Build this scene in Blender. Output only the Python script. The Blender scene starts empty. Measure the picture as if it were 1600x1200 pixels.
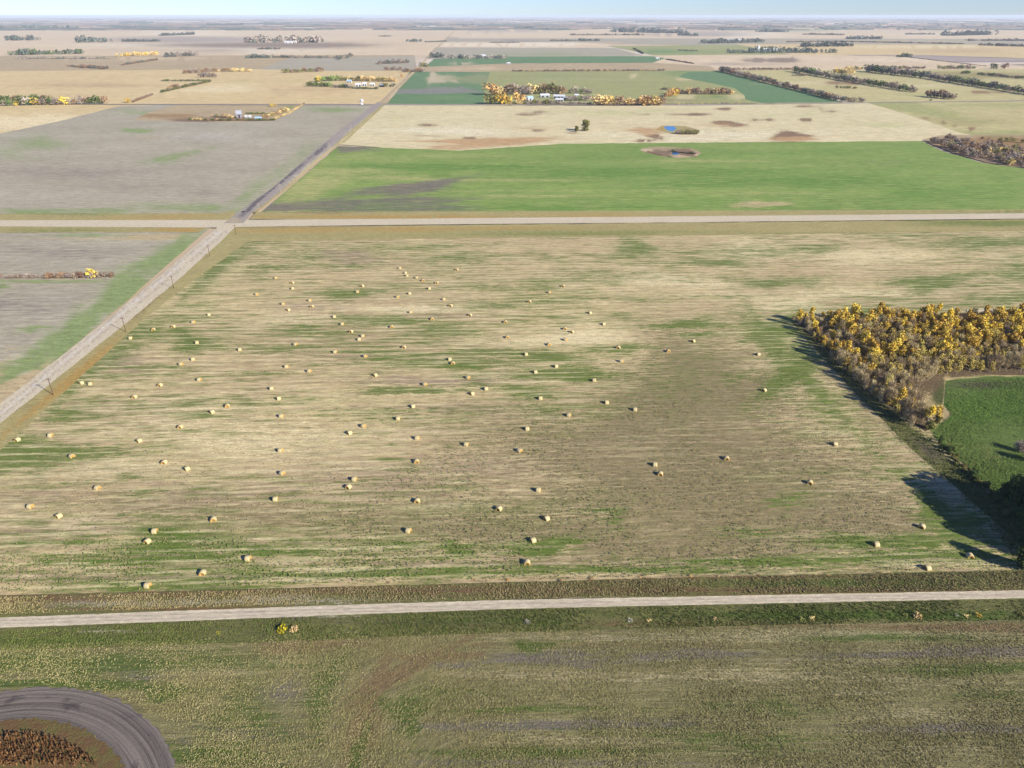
import bpy, math, random
import numpy as np
from mathutils import Vector, Matrix
from mathutils.geometry import delaunay_2d_cdt
R = math.radians
S = bpy.context.scene
col = S.collection
random.seed(7); rng = np.random.default_rng(7)

# ------------------------------------------------------------------ camera
H = 160.0
F = 1120.0
PITCH = math.atan2(576, F)
cp, sp = math.cos(PITCH), math.sin(PITCH)
cam = bpy.data.cameras.new('camera'); co = bpy.data.objects.new('camera', cam); col.objects.link(co)
cam.sensor_width = 36; cam.lens = 36 * F / 1600; cam.clip_start = 1; cam.clip_end = 300000
co.location = (0, 0, H); co.rotation_euler = (math.pi / 2 - PITCH, 0, 0)
S.camera = co

# ------------------------------------------------------------------ light
SUN_EL = R(26); SUN_DIR = Vector((0.80 * math.cos(SUN_EL), -0.60 * math.cos(SUN_EL), math.sin(SUN_EL))).normalized()
w = bpy.data.worlds.new('World'); S.world = w; w.use_nodes = True
nt = w.node_tree; bg = nt.nodes['Background']
sky = nt.nodes.new('ShaderNodeTexSky'); sky.sky_type = 'NISHITA'; sky.sun_disc = False
sky.sun_elevation = SUN_EL; sky.sun_rotation = math.atan2(SUN_DIR.x, SUN_DIR.y)
sky.altitude = 400; sky.air_density = 1.0; sky.dust_density = 0.0; sky.ozone_density = 2.0
tn = nt.nodes.new('ShaderNodeMix'); tn.data_type = 'RGBA'; tn.blend_type = 'MULTIPLY'; tn.inputs[0].default_value = 1; tn.inputs[7].default_value = (.50, .66, 1.12, 1)
nt.links.new(sky.outputs[0], tn.inputs[6]); nt.links.new(tn.outputs[2], bg.inputs[0]); bg.inputs[1].default_value = 0.075
sl = bpy.data.lights.new('sun', 'SUN'); sl.energy = 5.0; sl.angle = R(0.5); sl.color = (1, .945, .84)
so = bpy.data.objects.new('sun', sl); col.objects.link(so); so.rotation_euler = SUN_DIR.to_track_quat('Z', 'Y').to_euler()
so.location = (0, 0, 500)
S.view_settings.view_transform = 'Standard'; S.view_settings.look = 'None'
S.view_settings.exposure = 1.02; S.view_settings.gamma = 1
S.cycles.max_bounces = 6; S.cycles.volume_bounces = 0; S.cycles.transparent_max_bounces = 8

# ------------------------------------------------------------------ helpers
def at(px, py, z=0.0):
    cx = (px - 800) / F; cy = (600 - py) / F
    dy = cp + cy * sp; dz = -sp + cy * cp
    dz = min(dz, -0.0008)
    t = (H - z) / -dz
    return Vector((cx * t, dy * t, z))
def at_np(x, y):
    cx = (x - 800) / F; cy = (600 - y) / F
    dy = cp + cy * sp; dz = np.minimum(-sp + cy * cp, -0.0008)
    t = H / -dz
    return cx * t, dy * t
def px_per_m(p):
    return F / (p.y * cp + (H - p.z) * sp)
def up_m(hpx, p):            # height in metres of something hpx tall standing at p
    d = math.hypot(p.y, H); return hpx / (px_per_m(p) * p.y / d)
K = 0.60
def C(r, g, b, k=K):
    f = lambda v: ((v / 255 + .055) / 1.055) ** 2.4 if v > 10 else v / 255 / 12.92
    return (f(r) * k, f(g) * k, f(b) * k, 1)
def tag(o, label=None, cat=None, group=None, kind=None):
    if label: o['label'] = label
    if cat: o['category'] = cat
    if group: o['group'] = group
    if kind: o['kind'] = kind
    return o
def mesh(name, verts, faces, mats, fmat=None, smooth=False):
    me = bpy.data.meshes.new(name); me.from_pydata(verts, [], faces)
    for m in (mats if isinstance(mats, (list, tuple)) else [mats]): me.materials.append(m)
    if fmat: me.polygons.foreach_set('material_index', fmat)
    if smooth: me.polygons.foreach_set('use_smooth', [True] * len(faces))
    me.update(); return me
def link(name, me, parent=None):
    o = bpy.data.objects.new(name, me); col.objects.link(o)
    if parent: o.parent = parent
    return o
def empty(name, loc, rz=0):
    o = bpy.data.objects.new(name, None); col.objects.link(o); o.location = loc; o.rotation_euler = (0, 0, rz)
    o.empty_display_size = 1; return o

# direction of the east-west rows on the ground
_a, _b = at(0, 975), at(1600, 932)
ROW = math.atan2(_b.y - _a.y, _b.x - _a.x)

# node helpers
class NT:
    def __init__(s, name, rough=.95):
        s.m = bpy.data.materials.new(name); s.m.use_nodes = True; s.t = s.m.node_tree
        s.b = s.t.nodes['Principled BSDF']; s.b.inputs['Roughness'].default_value = rough
        s.b.inputs['Specular IOR Level'].default_value = .15
    def n(s, typ, **kw):
        nd = s.t.nodes.new(typ)
        for k, v in kw.items():
            if hasattr(nd, k): setattr(nd, k, v)
        return nd
    def l(s, a, b): s.t.links.new(a, b)
    def math(s, op, a, b=None, clamp=False):
        nd = s.n('ShaderNodeMath', operation=op, use_clamp=clamp)
        for i, v in enumerate((a, b)):
            if v is None: continue
            if isinstance(v, (int, float)): nd.inputs[i].default_value = v
            else: s.l(v, nd.inputs[i])
        return nd.outputs[0]
    def noise(s, vec, scale, detail=3, rough=.55, dist=0.):
        nd = s.n('ShaderNodeTexNoise'); s.l(vec, nd.inputs['Vector'])
        nd.inputs['Scale'].default_value = scale; nd.inputs['Detail'].default_value = detail
        nd.inputs['Roughness'].default_value = rough; nd.inputs['Distortion'].default_value = dist
        return nd.outputs['Fac']
    def mapping(s, vec, scale=(1, 1, 1), loc=(0, 0, 0)):
        nd = s.n('ShaderNodeMapping'); s.l(vec, nd.inputs[0]); nd.inputs['Scale'].default_value = scale
        nd.inputs['Location'].default_value = loc; return nd.outputs[0]
    def rng(s, v, a, b, c=0., d=1., smooth=False):
        nd = s.n('ShaderNodeMapRange'); s.l(v, nd.inputs[0])
        if smooth: nd.interpolation_type = 'SMOOTHSTEP'
        for i, x in enumerate((a, b, c, d)): nd.inputs[i + 1].default_value = x
        return nd.outputs[0]
    def mix(s, f, a, b, blend='MIX'):
        nd = s.n('ShaderNodeMix', data_type='RGBA', blend_type=blend)
        for i, v in ((0, f), (6, a), (7, b)):
            if isinstance(v, (int, float)): nd.inputs[i].default_value = v
            elif isinstance(v, tuple): nd.inputs[i].default_value = v
            else: s.l(v, nd.inputs[i])
        return nd.outputs[2]
    def bump(s, h, strength, dist):
        nd = s.n('ShaderNodeBump'); nd.inputs['Strength'].default_value = strength; nd.inputs['Distance'].default_value = dist
        s.l(h, nd.inputs['Height']); s.l(nd.outputs[0], s.b.inputs['Normal'])
    def base(s, c): s.l(c, s.b.inputs['Base Color']) if not isinstance(c, tuple) else setattr(s.b.inputs['Base Color'], 'default_value', c)

def field_mat(name, a, b, green, bare, pale, extra, streak=1.0, across=3.0, along=45.0, fine=.9, big=70., k=1.1, rough_bump=.5, contrast=1.0, gmix=0., swath=None):
    """ground cover: rows of streaks in two base colours, and four cover kinds given by the 'mask' attribute"""
    t = NT(name)
    rc = t.n('ShaderNodeAttribute', attribute_name='rc').outputs['Vector']
    mk = t.n('ShaderNodeAttribute', attribute_name='mask')
    sep = t.n('ShaderNodeSeparateColor'); t.l(mk.outputs['Color'], sep.inputs[0])
    st = t.noise(t.mapping(rc, (1 / along, 1 / across, 1)), 1.0, 4, .62)
    st2 = t.noise(t.mapping(rc, (1 / (along * .35), 1 / (across * .33), 1), (7, 3, 0)), 1.0, 3, .6)
    bg_ = t.noise(t.mapping(rc, (1 / (big * 2), 1 / big, 1), (3, 9, 0)), 1.0, 5, .6, .3)
    fn = t.noise(t.mapping(rc, (.7 / fine, 1 / fine, 1)), 1.0, 4, .7)
    mixn = t.math('ADD', t.math('MULTIPLY', st, .45), t.math('ADD', t.math('MULTIPLY', bg_, .3), t.math('MULTIPLY', st2, .25)))
    f = t.rng(t.math('ADD', mixn, t.math('MULTIPLY', t.math('SUBTRACT', fn, .5), .35)), .5 - .13 / contrast, .5 + .13 / contrast)
    c = t.mix(f, a, b)
    st3 = t.noise(t.mapping(rc, (1 / (along * .55), 1 / (across * .6), 1), (17, 31, 0)), 1.0, 3, .6)
    nn = t.math('ADD', t.math('MULTIPLY', st3, .45), t.math('ADD', t.math('MULTIPLY', st2, .2), t.math('MULTIPLY', fn, .35)))
    nz = t.math('MULTIPLY', t.math('SUBTRACT', nn, .5), k * 4.6)
    gr2 = t.noise(t.mapping(rc, (.16 / fine, .5 / fine, 1), (5, 1, 0)), 1.0, 4, .65)
    for ch, cc in ((sep.outputs[2], pale), (sep.outputs[1], bare), (mk.outputs['Alpha'], extra), (sep.outputs[0], green)):
        gate = t.rng(ch, .02, .12)
        m = t.math('MULTIPLY', t.rng(t.math('ADD', ch, nz), .22, .82, smooth=True), gate)
        c = t.mix(t.math('MULTIPLY', m, .9), c, cc)
    if gmix:
        g4 = t.noise(t.mapping(rc, (1 / 24, 1 / 4, 1), (51, 13, 0)), 1.0, 5, .68)
        g5 = t.noise(t.mapping(rc, (1 / 160, 1 / 45, 1), (1, 63, 0)), 1.0, 3, .6)
        gg = t.math('ADD', t.math('MULTIPLY', g4, .6), t.math('ADD', t.math('MULTIPLY', g5, .4), t.math('MULTIPLY', t.math('SUBTRACT', fn, .5), .25)))
        inv = t.math('SUBTRACT', 1.0, t.math('MULTIPLY', mk.outputs['Alpha'], .85), True)
        c = t.mix(t.math('MULTIPLY', t.rng(gg, .485, .6, 0, gmix), inv), c, green)
        g6 = t.noise(t.mapping(rc, (1 / 40, 1 / 3.2, 1), (91, 43, 0)), 1.0, 4, .62)
        c = t.mix(t.math('MULTIPLY', t.rng(g6, .54, .64, 0, .55), inv), c, pale)
    if swath:
        sx = t.n('ShaderNodeSeparateXYZ'); t.l(rc, sx.inputs[0])
        wob = t.noise(t.mapping(rc, (1 / 60, 1 / 30, 1), (9, 9, 0)), 1.0, 2, .5)
        ph = t.math('ADD', t.math('MULTIPLY', sx.outputs[1], 6.2832 / swath[0]), t.math('MULTIPLY', wob, 5))
        sn = t.math('SINE', ph)
        brk = t.noise(t.mapping(rc, (1 / 22, 1 / swath[0], 1), (19, 29, 0)), 1.0, 3, .7)
        ln = t.math('MULTIPLY', t.math('MULTIPLY', t.rng(sn, .45, 1), t.rng(brk, .42, .62)), t.math('SUBTRACT', 1.0, t.math('MULTIPLY', mk.outputs['Alpha'], .7), True))
        c = t.mix(t.math('MULTIPLY', ln, swath[1]), c, pale)
        c = t.mix(t.math('MULTIPLY', t.math('MULTIPLY', t.rng(sn, -.5, -1), t.rng(brk, .58, .42)), swath[1] * .5), c, bare)
    v = t.math('MULTIPLY', t.rng(fn, .25, .75, .66, 1.32), t.rng(gr2, .3, .7, .78, 1.24))
    v2 = t.rng(st2, .3, .7, 1 - .13 * streak, 1 + .13 * streak)
    vv = t.math('MULTIPLY', v, v2)
    comb = t.n('ShaderNodeCombineColor'); 
    for i in range(3): t.l(vv, comb.inputs[i])
    c = t.mix(1.0, c, comb.outputs[0], 'MULTIPLY')
    t.base(c)
    t.bump(t.math('ADD', fn, t.math('MULTIPLY', st2, .6)), rough_bump, .5)
    return t.m

def poly_edges(poly, step, jit):
    out = []
    n = len(poly)
    for i in range(n):
        x0, y0 = poly[i]; x1, y1 = poly[(i + 1) % n]
        L = math.hypot(x1 - x0, (y1 - y0)); k = max(1, int(L / step))
        for j in range(k):
            t = j / k
            jx = (random.uniform(-1, 1) * jit if j else 0); jy = (random.uniform(-1, 1) * jit * .5 if j else 0)
            out.append((x0 + (x1 - x0) * t + jx, y0 + (y1 - y0) * t + jy))
    return out

ZI = [0]
def blob_mask(X, Y, blobs):
    m = np.zeros((len(X), 4), np.float32)
    for bl in blobs:
        ch = 'GBPE'.index(bl[0])
        if bl[0] and len(bl) == 8 and bl[7] == 'L':      # ridge line: ch,x0,y0,x1,y1,width,strength,'L'
            _, x0, y0, x1, y1, wd, s, _ = bl
            dx, dy = x1 - x0, y1 - y0; L2 = dx * dx + dy * dy
            t = np.clip(((X - x0) * dx + (Y - y0) * dy) / L2, 0, 1)
            d = np.hypot(X - x0 - t * dx, Y - y0 - t * dy) / wd
        else:
            _, x, y, rx, ry, s = bl[:6]; ang = R(bl[6]) if len(bl) > 6 else 0
            dx = X - x; dy = Y - y
            u = dx * math.cos(ang) + dy * math.sin(ang); v = -dx * math.sin(ang) + dy * math.cos(ang)
            th = np.arctan2(v / ry, u / rx); q = x * 1.7 + y * 3.1
            if bl[0] == 'B' and y < 218: s = s * 1.35
            d = np.hypot(u / rx, v / ry) * (1 + .2 * np.sin(2 * th + q) + .17 * np.sin(3 * th + q * 2.3) + .13 * np.sin(5 * th + q * 3.7) + .09 * np.sin(9 * th + q * 5.1))
        val = s * 1.25 * np.exp(-.85 * d ** 2.2)
        m[:, ch] = np.maximum(m[:, ch], val)
    return m
def ground(name, poly, mat, blobs=(), step=10, jit=.8, rcf=None, estep=None):
    """a sheet of ground: outline and cover patches given where they lie, triangulated finely enough to carry them"""
    pe = poly_edges(poly, estep or step * 1.5, jit)
    xs = [p[0] for p in pe]; ys = [p[1] for p in pe]
    P = np.array(pe); inner = []
    gx = np.arange(min(xs) + step / 2, max(xs), step); gy = np.arange(min(ys) + step / 3, max(ys), step * .6)
    if len(gx) and len(gy):
        GX, GY = np.meshgrid(gx, gy); GX = GX.ravel() + rng.uniform(-.2, .2, GX.size) * step; GY = GY.ravel()
        ins = np.zeros(GX.size, bool); dmin = np.full(GX.size, 1e9)
        for i in range(len(P)):
            x0, y0 = P[i]; x1, y1 = P[(i + 1) % len(P)]
            c = ((y0 > GY) != (y1 > GY)) & (GX < (x1 - x0) * (GY - y0) / (y1 - y0 + 1e-12) + x0); ins ^= c
            dx, dy = x1 - x0, y1 - y0; L2 = dx * dx + dy * dy + 1e-9
            t = np.clip(((GX - x0) * dx + (GY - y0) * dy) / L2, 0, 1)
            dmin = np.minimum(dmin, np.hypot(GX - x0 - t * dx, GY - y0 - t * dy))
        ok = ins & (dmin > step * .25); inner = list(zip(GX[ok], GY[ok]))
    pts = [Vector(p) for p in pe + inner]
    vs, _, fs, *_ = delaunay_2d_cdt(pts, [], [list(range(len(pe)))], 1, 1e-5)
    X = np.array([v.x for v in vs]); Y = np.array([v.y for v in vs])
    wx, wy = at_np(X, Y)
    ZI[0] += 1; z = ZI[0] * .02
    faces = []
    for f in fs:                                     # normals up
        a, b, c = f[:3]
        s = (wx[b] - wx[a]) * (wy[c] - wy[a]) - (wy[b] - wy[a]) * (wx[c] - wx[a])
        faces.append(tuple(f) if s > 0 else tuple(reversed(f)))
    me = mesh(name, list(zip(wx.tolist(), wy.tolist(), [z] * len(wx))), faces, mat)
    m = blob_mask(X, Y, blobs)
    a = me.color_attributes.new('mask', 'FLOAT_COLOR', 'POINT'); a.data.foreach_set('color', m.ravel())
    if rcf: rx, ry = rcf(wx, wy)
    else:
        c_, s_ = math.cos(-ROW), math.sin(-ROW); rx = wx * c_ - wy * s_; ry = wx * s_ + wy * c_
    rc = np.stack([rx, ry, np.zeros_like(rx)], 1).astype(np.float32)
    at_ = me.attributes.new('rc', 'FLOAT_VECTOR', 'POINT'); at_.data.foreach_set('vector', rc.ravel())
    o = link(name, me); o['kind'] = 'structure'; return o

# ------------------------------------------------------------------ ground colours
STUB = field_mat('stubble', C(230, 208, 150), C(186, 160, 122), C(102, 124, 46), C(176, 152, 122), C(244, 224, 172), C(146, 131, 92), across=1.9, along=13, fine=.8, k=1.2, contrast=1.35, gmix=.95, swath=(5.2, .7))
OLIVE = field_mat('olive_stubble', C(160, 150, 100), C(124, 116, 76), C(90, 110, 42), C(132, 122, 108), C(188, 174, 130), C(140, 116, 82), across=1.1, along=14, fine=.5, big=25, k=1.0, rough_bump=1., contrast=1.25, swath=(3.2, .4))
GREY = field_mat('tilled_soil', C(202, 191, 163), C(170, 159, 134), C(146, 164, 98), C(140, 128, 118), C(210, 202, 186), C(206, 182, 136), across=4, along=30, fine=1.5, k=.95, contrast=1.1, swath=(9, .12))
GREEN = field_mat('green_crop', C(154, 178, 88), C(126, 152, 72), C(110, 148, 60), C(128, 114, 108), C(194, 188, 120), C(214, 188, 140), across=4, along=40, fine=1.6, k=1.0, contrast=1.5, gmix=.6, swath=(8, .3))
DGREEN = field_mat('dark_green_crop', C(122, 152, 102), C(104, 138, 88), C(126, 158, 92), C(150, 144, 134), C(216, 196, 160), C(156, 160, 110), across=8, along=90, fine=3, k=.8)
PALE = field_mat('pale_stubble', C(242, 226, 178), C(224, 206, 158), C(206, 202, 142), C(136, 102, 76), C(248, 236, 200), C(206, 166, 116), across=7, along=90, fine=3, k=.85, contrast=1.2, swath=(14, .1))
WARM = field_mat('warm_stubble', C(238, 212, 154), C(220, 192, 138), C(188, 180, 112), C(166, 132, 102), C(248, 228, 180), C(198, 166, 126), across=9, along=110, fine=4, k=.85, contrast=1.2, swath=(20, .1))
PINK = field_mat('pinkish_stubble', C(240, 216, 176), C(222, 196, 158), C(170, 176, 136), C(148, 128, 108), C(248, 232, 200), C(182, 166, 148), across=20, along=300, fine=8, big=300, k=.85, contrast=1.2)
ROUGH = field_mat('rough_pasture', C(208, 184, 140), C(184, 162, 126), C(160, 160, 100), C(140, 114, 90), C(224, 198, 156), C(168, 132, 86), across=9, along=60, fine=3, k=.9, contrast=1.2)
MOLIVE = field_mat('olive_pasture', C(182, 180, 116), C(164, 164, 106), C(122, 152, 86), C(150, 130, 92), C(220, 204, 154), C(190, 170, 120), across=9, along=90, fine=3, k=.85)
STRIPM = field_mat('yellow_stubble', C(218, 204, 144), C(196, 184, 126), C(176, 176, 110), C(152, 116, 82), C(230, 214, 164), C(170, 156, 100), across=9, along=90, fine=3, k=.85, contrast=1.2, swath=(14, .1))
VERGE = field_mat('dry_grass_verge', C(202, 186, 124), C(172, 158, 104), C(130, 140, 70), C(150, 124, 84), C(224, 204, 150), C(196, 158, 86), across=1.4, along=8, fine=.6, big=12, k=1.0, rough_bump=.9)
DITCH = field_mat('ditch_grass', C(134, 132, 76), C(110, 108, 66), C(86, 106, 42), C(112, 100, 80), C(190, 182, 156), C(132, 102, 70), across=1.3, along=10, fine=.5, big=14, k=1.0, rough_bump=.9, contrast=1.3)
GRAVEL = field_mat('gravel', C(232, 216, 184), C(214, 198, 168), C(172, 168, 128), C(196, 180, 158), C(226, 216, 202), C(196, 184, 168), across=.7, along=30, fine=.45, big=20, k=.9, rough_bump=.35, contrast=1.0)
EARTH = field_mat('earth_road', C(166, 154, 144), C(184, 172, 156), C(158, 160, 110), C(112, 102, 102), C(206, 192, 164), C(196, 178, 144), across=1.2, along=30, fine=.8, big=30, k=.9, rough_bump=.3)
LAWN = field_mat('lawn_grass', C(118, 138, 68), C(98, 118, 58), C(104, 134, 54), C(92, 80, 68), C(146, 144, 84), C(116, 118, 64), across=3, along=7, fine=.6, big=25, k=1.0, rough_bump=.8, contrast=1.2)  # the lawn's own green, broken by bare and dry patches
WOODFLOOR = field_mat('wood_floor', C(128, 108, 78), C(108, 92, 70), C(92, 100, 52), C(80, 68, 58), C(200, 178, 126), C(140, 120, 76), across=2, along=4, fine=.7, big=10, k=1.0, rough_bump=1)

# ------------------------------------------------------------------ base ground with a patchwork of far fields
t = NT('far_fields')
geo = t.n('ShaderNodeNewGeometry').outputs['Position']
mp = t.n('ShaderNodeMapping'); t.l(geo, mp.inputs[0]); mp.inputs['Rotation'].default_value = (0, 0, -ROW)
v = mp.outputs[0]
warp = t.noise(t.mapping(v, (.0006, .0006, 1)), 1, 2)
def cells(sx, sy, off):
    q = t.mapping(v, (1 / sx, 1 / sy, 0), (off, off * .7, 0))
    fl = t.n('ShaderNodeVectorMath', operation='FLOOR'); t.l(q, fl.inputs[0])
    wn = t.n('ShaderNodeTexWhiteNoise', noise_dimensions='3D'); t.l(fl.outputs[0], wn.inputs['Vector']); return wn.outputs['Value']
c1 = cells(820, 1640, .3); c2 = cells(1640, 820, 5.2)
rmp = t.n('ShaderNodeValToRGB'); cr = rmp.color_ramp; cr.interpolation = 'CONSTANT'
stops = [(0, C(236, 216, 190)), (.22, C(226, 200, 160)), (.42, C(240, 224, 200)), (.58, C(160, 148, 146)), (.68, C(214, 190, 160)), (.8, C(146, 158, 120)), (.86, C(228, 206, 176)), (.95, C(118, 124, 110))]
for i, (p, c) in enumerate(stops):
    e = cr.elements[i] if i < 2 else cr.elements.new(p)
    e.position = p; e.color = c
t.l(t.math('FRACT', t.math('ADD', c1, t.math('MULTIPLY', c2, .5))), rmp.inputs[0])
nz = t.noise(t.mapping(v, (1 / 900, 1 / 160, 1)), 1, 5, .6)
nb = t.noise(t.mapping(v, (1 / 260, 1 / 120, 1), (4, 4, 0)), 1, 4, .6)
c = t.mix(t.rng(nz, .35, .65, 0, .5), rmp.outputs[0], C(216, 192, 162))
c = t.mix(t.rng(nb, .6, .68, 0, .75), c, C(96, 92, 90))
t.base(c)
me = mesh('ground', [(-80000, -400, -.3), (80000, -400, -.3), (80000, 80000, -.3), (-80000, 80000, -.3)], [(0, 1, 2, 3)], t.m)
link('ground', me)['kind'] = 'structure'

# ------------------------------------------------------------------ far fields
G = ground
NS = math.atan2(at(346, 351).y - at(0, 645).y, at(346, 351).x - at(0, 645).x)
def ns_rc(wx, wy):
    c_, s_ = math.cos(-NS), math.sin(-NS); return wx * c_ - wy * s_, wx * s_ + wy * c_
# left side
G('stubble_field', [(-250, 41), (735, 43), (700, 88), (-250, 90)], PINK, [('E', 300, 47, 220, 1.6, .9), ('E', 560, 47, 200, 1.5, .8), ('E', 280, 63, 110, 4, 1), ('B', 560, 76, 90, 1.2, .8), ('B', 420, 71, 120, 1.3, .7), ('E', 300, 78, 160, 2, .6), ('B', 620, 56, 90, 1, .7), ('P', 450, 58, 200, 3, .9), ('P', 300, 72, 180, 2.5, .9), ('P', 480, 82, 160, 3, .8), ('B', 500, 84, 60, .8, .8)], 14, .5)
G('pasture', [(-250, 88), (648, 86), (650, 113), (-250, 118)], ROUGH, [('E', 560, 100, 80, 9, .2), ('P', 120, 92, 130, 3, .8), ('B', 280, 104, 80, 1.5, .5)], 14, .5)
G('tilled_field', [(455, 90), (648, 88), (652, 111), (395, 112)], GREY, [('B', 560, 104, 60, 2, .5)], 14, .5)
G('stubble_field', [(-250, 113), (400, 108), (520, 111), (642, 110), (632, 122), (588, 164), (-250, 168)], WARM, [('B', 560, 140, 0.1, .1, 0), ('B', 465, 144, 40, 2.5, .9), ('E', 485, 139, 60, 5, .5), ('P', 340, 140, 90, 6, .6), ('E', 120, 132, 110, 4, .6), ('G', 380, 128, 80, 3, .4)], 12, .5)
G('stubble_field', [(-250, 158), (600, 164), (560, 190), (100, 215), (-250, 255)], WARM, [('P', 60, 190, 120, 12, .8)], 14, .5)
G('tilled_field', [(-300, 250), (0, 209), (90, 190), (186, 166), (283, 163), (470, 164), (590, 163), (606, 158), (560, 195), (372, 336), (0, 336), (-300, 338)], GREY,
  [('G', 60, 225, 60, 9, .55), ('G', 215, 205, 36, 3, .95), ('G', 265, 246, 50, 5, .7, -8), ('G', 30, 333, 60, 3, 1), ('G', 120, 330, 160, 4, .6), ('G', 300, 325, 110, 7, .6), ('G', 0, 240, 60, 8, .4), ('G', 400, 295, 60, 14, .45, -38), ('G', 470, 245, 50, 9, .4, -40), ('E', 230, 215, 30, 3, .4), ('B', 200, 293, 60, 4, .4),
   ('B', 330, 300, 60, 3, .35), ('G', 232, 176, 45, 5, .6), ('B', 120, 270, 130, 14, .35), ('P', 330, 215, 120, 10, .35), ('G', 520, 172, 40, 4, .8)], 9, .8)
G('pasture', [(208, 188), (232, 176), (278, 164), (468, 164), (452, 174), (428, 189), (330, 191)], ROUGH, [('G', 455, 168, 16, 4, .8), ('B', 360, 187, 70, 2.5, .8), ('E', 260, 181, 50, 4, .8), ('G', 445, 182, 18, 5, .5), ('B', 300, 190, 30, 1.5, .9)], 8, .6)
# right side, far
G('tilled_field', [(700, 58.5), (1120, 59), (1130, 66), (690, 66)], GREY, [('B', 800, 65, 60, 1, .8)], 14, .4)
G('stubble_field', [(690, 65.5), (900, 66), (955, 70), (940, 75), (680, 74.5)], PINK, [('P', 800, 70, 140, 3, 1), ('B', 840, 73, 14, .6, 1)], 14, .4)
G('stubble_field', [(735, 42), (1700, 42), (1700, 62), (1100, 60), (715, 60)], PINK, [('P', 900, 50, 180, 2.5, .8), ('E', 1100, 54, 120, 1.5, .9), ('E', 800, 46, 120, 1, .8), ('P', 1150, 55, 100, 3, .8), ('E', 1400, 45, 160, 1.3, .9), ('P', 1480, 52, 160, 2.5, .6), ('B', 1300, 58, 80, 1, .6), ('G', 1250, 47, 80, 1.2, .7)], 14, .4)
G('tilled_field', [(680, 74), (960, 75), (1010, 88), (664, 92)], GREY, [('G', 880, 83, 120, 4, .5)], 12, .4)
G('tilled_field', [(1130, 60.5), (1700, 61), (1700, 71), (1100, 71), (940, 68)], GREY, [('E', 1400, 65, 150, 2, .6), ('B', 1500, 69, 90, 1.3, .9), ('P', 1450, 63, 90, 1, .8)], 14, .4)
G('pasture', [(950, 72), (1170, 70), (1240, 84), (1180, 87), (1030, 88)], MOLIVE, [('G', 1060, 83, 60, 3, .9), ('P', 1080, 77, 60, 1.5, .6)], 12, .4)
G('stubble_field', [(1150, 69), (1700, 70), (1700, 94), (1440, 86), (1240, 86)], WARM, [('E', 1500, 80, 120, 5, .5), ('P', 1440, 74, 120, 2, .8)], 12, .4)
G('stubble_field', [(990, 87), (1240, 85), (1400, 88), (1540, 102), (1700, 104), (1700, 109), (1100, 110), (1020, 100)], PINK, [('B', 1180, 95, 20, 1, 1), ('B', 1220, 94.5, 22, .8, 1), ('B', 1310, 97, 40, 1.2, 1), ('B', 1240, 104, 50, 1, .9), ('B', 1090, 90, 16, .6, .8), ('P', 1300, 91, 200, 3, .7), ('E', 1140, 100, 60, 2, .6), ('B', 1130, 104, 25, .7, .8)], 10, .4)
G('green_field', [(678, 92), (790, 91.5), (791, 104), (664, 105)], DGREEN, [('P', 720, 100, 30, .6, .6)], 9, .4)
G('green_field', [(788, 88.5), (1020, 88), (1040, 91), (1020, 98), (792, 99)], DGREEN, [('P', 945, 96, 30, .8, .7), ('G', 860, 93, 60, 1.5, .6)], 9, .4)
G('stubble_field', [(648, 105), (790, 99.5), (1020, 98), (1110, 104), (1120, 111), (640, 114)], ROUGH, [('P', 760, 109, 70, 1.6, .9), ('P', 880, 104, 120, 2, .5)], 10, .4)
G('pasture', [(752, 111.5), (1135, 110.5), (1310, 161), (752, 164)], MOLIVE,
  [('G', 1090, 116, 80, 6, .6, 8), ('P', 990, 120, 9, 1.6, 1, 20), ('P', 1070, 125, 22, 1, .8), ('P', 900, 124, 110, 5, .25), ('B', 960, 132, 90, 3, .2), ('G', 850, 120, 100, 4, .3), ('G', 780, 133, 30, 8, .2), ('P', 1070, 153, 18, 6, .9), ('P', 1150, 151, 18, 5, .8), ('E', 1010, 164, 60, 2, .8), ('B', 1100, 158, 60, 1.4, .6), ('G', 1110, 153, 40, 3, .6)], 9, .5)
G('green_field', [(1128, 112), (1200, 128), (1318, 160), (1190, 161), (1165, 156), (1163, 149), (1148, 138), (1060, 120), (1075, 113)], DGREEN, [('P', 1190, 133, 30, 2, .4)], 9, .6)
G('green_field', [(641, 112), (765, 113), (757, 139), (756, 163), (603, 163)], DGREEN, [('P', 676, 122, 9, 6, 1.2, -50), ('P', 690, 124, 12, 6, .9), ('P', 708, 124, 8, 6, .9), ('E', 745, 124, 25, 9, .9), ('B', 650, 143, 70, 2.6, 1.1), ('B', 690, 141, 50, 2, 1), ('B', 720, 134, 10, 1, .8), ('G', 700, 152, 40, 3, .5), ('P', 630, 121, 14, .7, .8), ('P', 638, 132, 14, .7, .8)], 7, .5)
# strips between the hedgerows
G('stubble_field', [(1120, 110), (1700, 108), (1700, 160), (1345, 162), (1230, 138)], STRIPM, [('B', 1320, 131, 26, 2, 1), ('B', 1295, 128, 20, 1, .6), ('B', 1415, 128, 14, 1, .9), ('G', 1450, 150, 80, 4, .4), ('B', 1540, 145, 25, .9, .9), ('E', 1480, 116, 120, 3, .9), ('E', 1540, 122, 60, 3, .9), ('P', 1270, 130, 70, 4, .6), ('P', 1420, 135, 60, 3, .5), ('B', 1240, 118, 20, 1, .5), ('B', 1500, 119, 30, .8, .6), ('P', 1400, 156, 60, 2, .7)], 8, .5)
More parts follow.
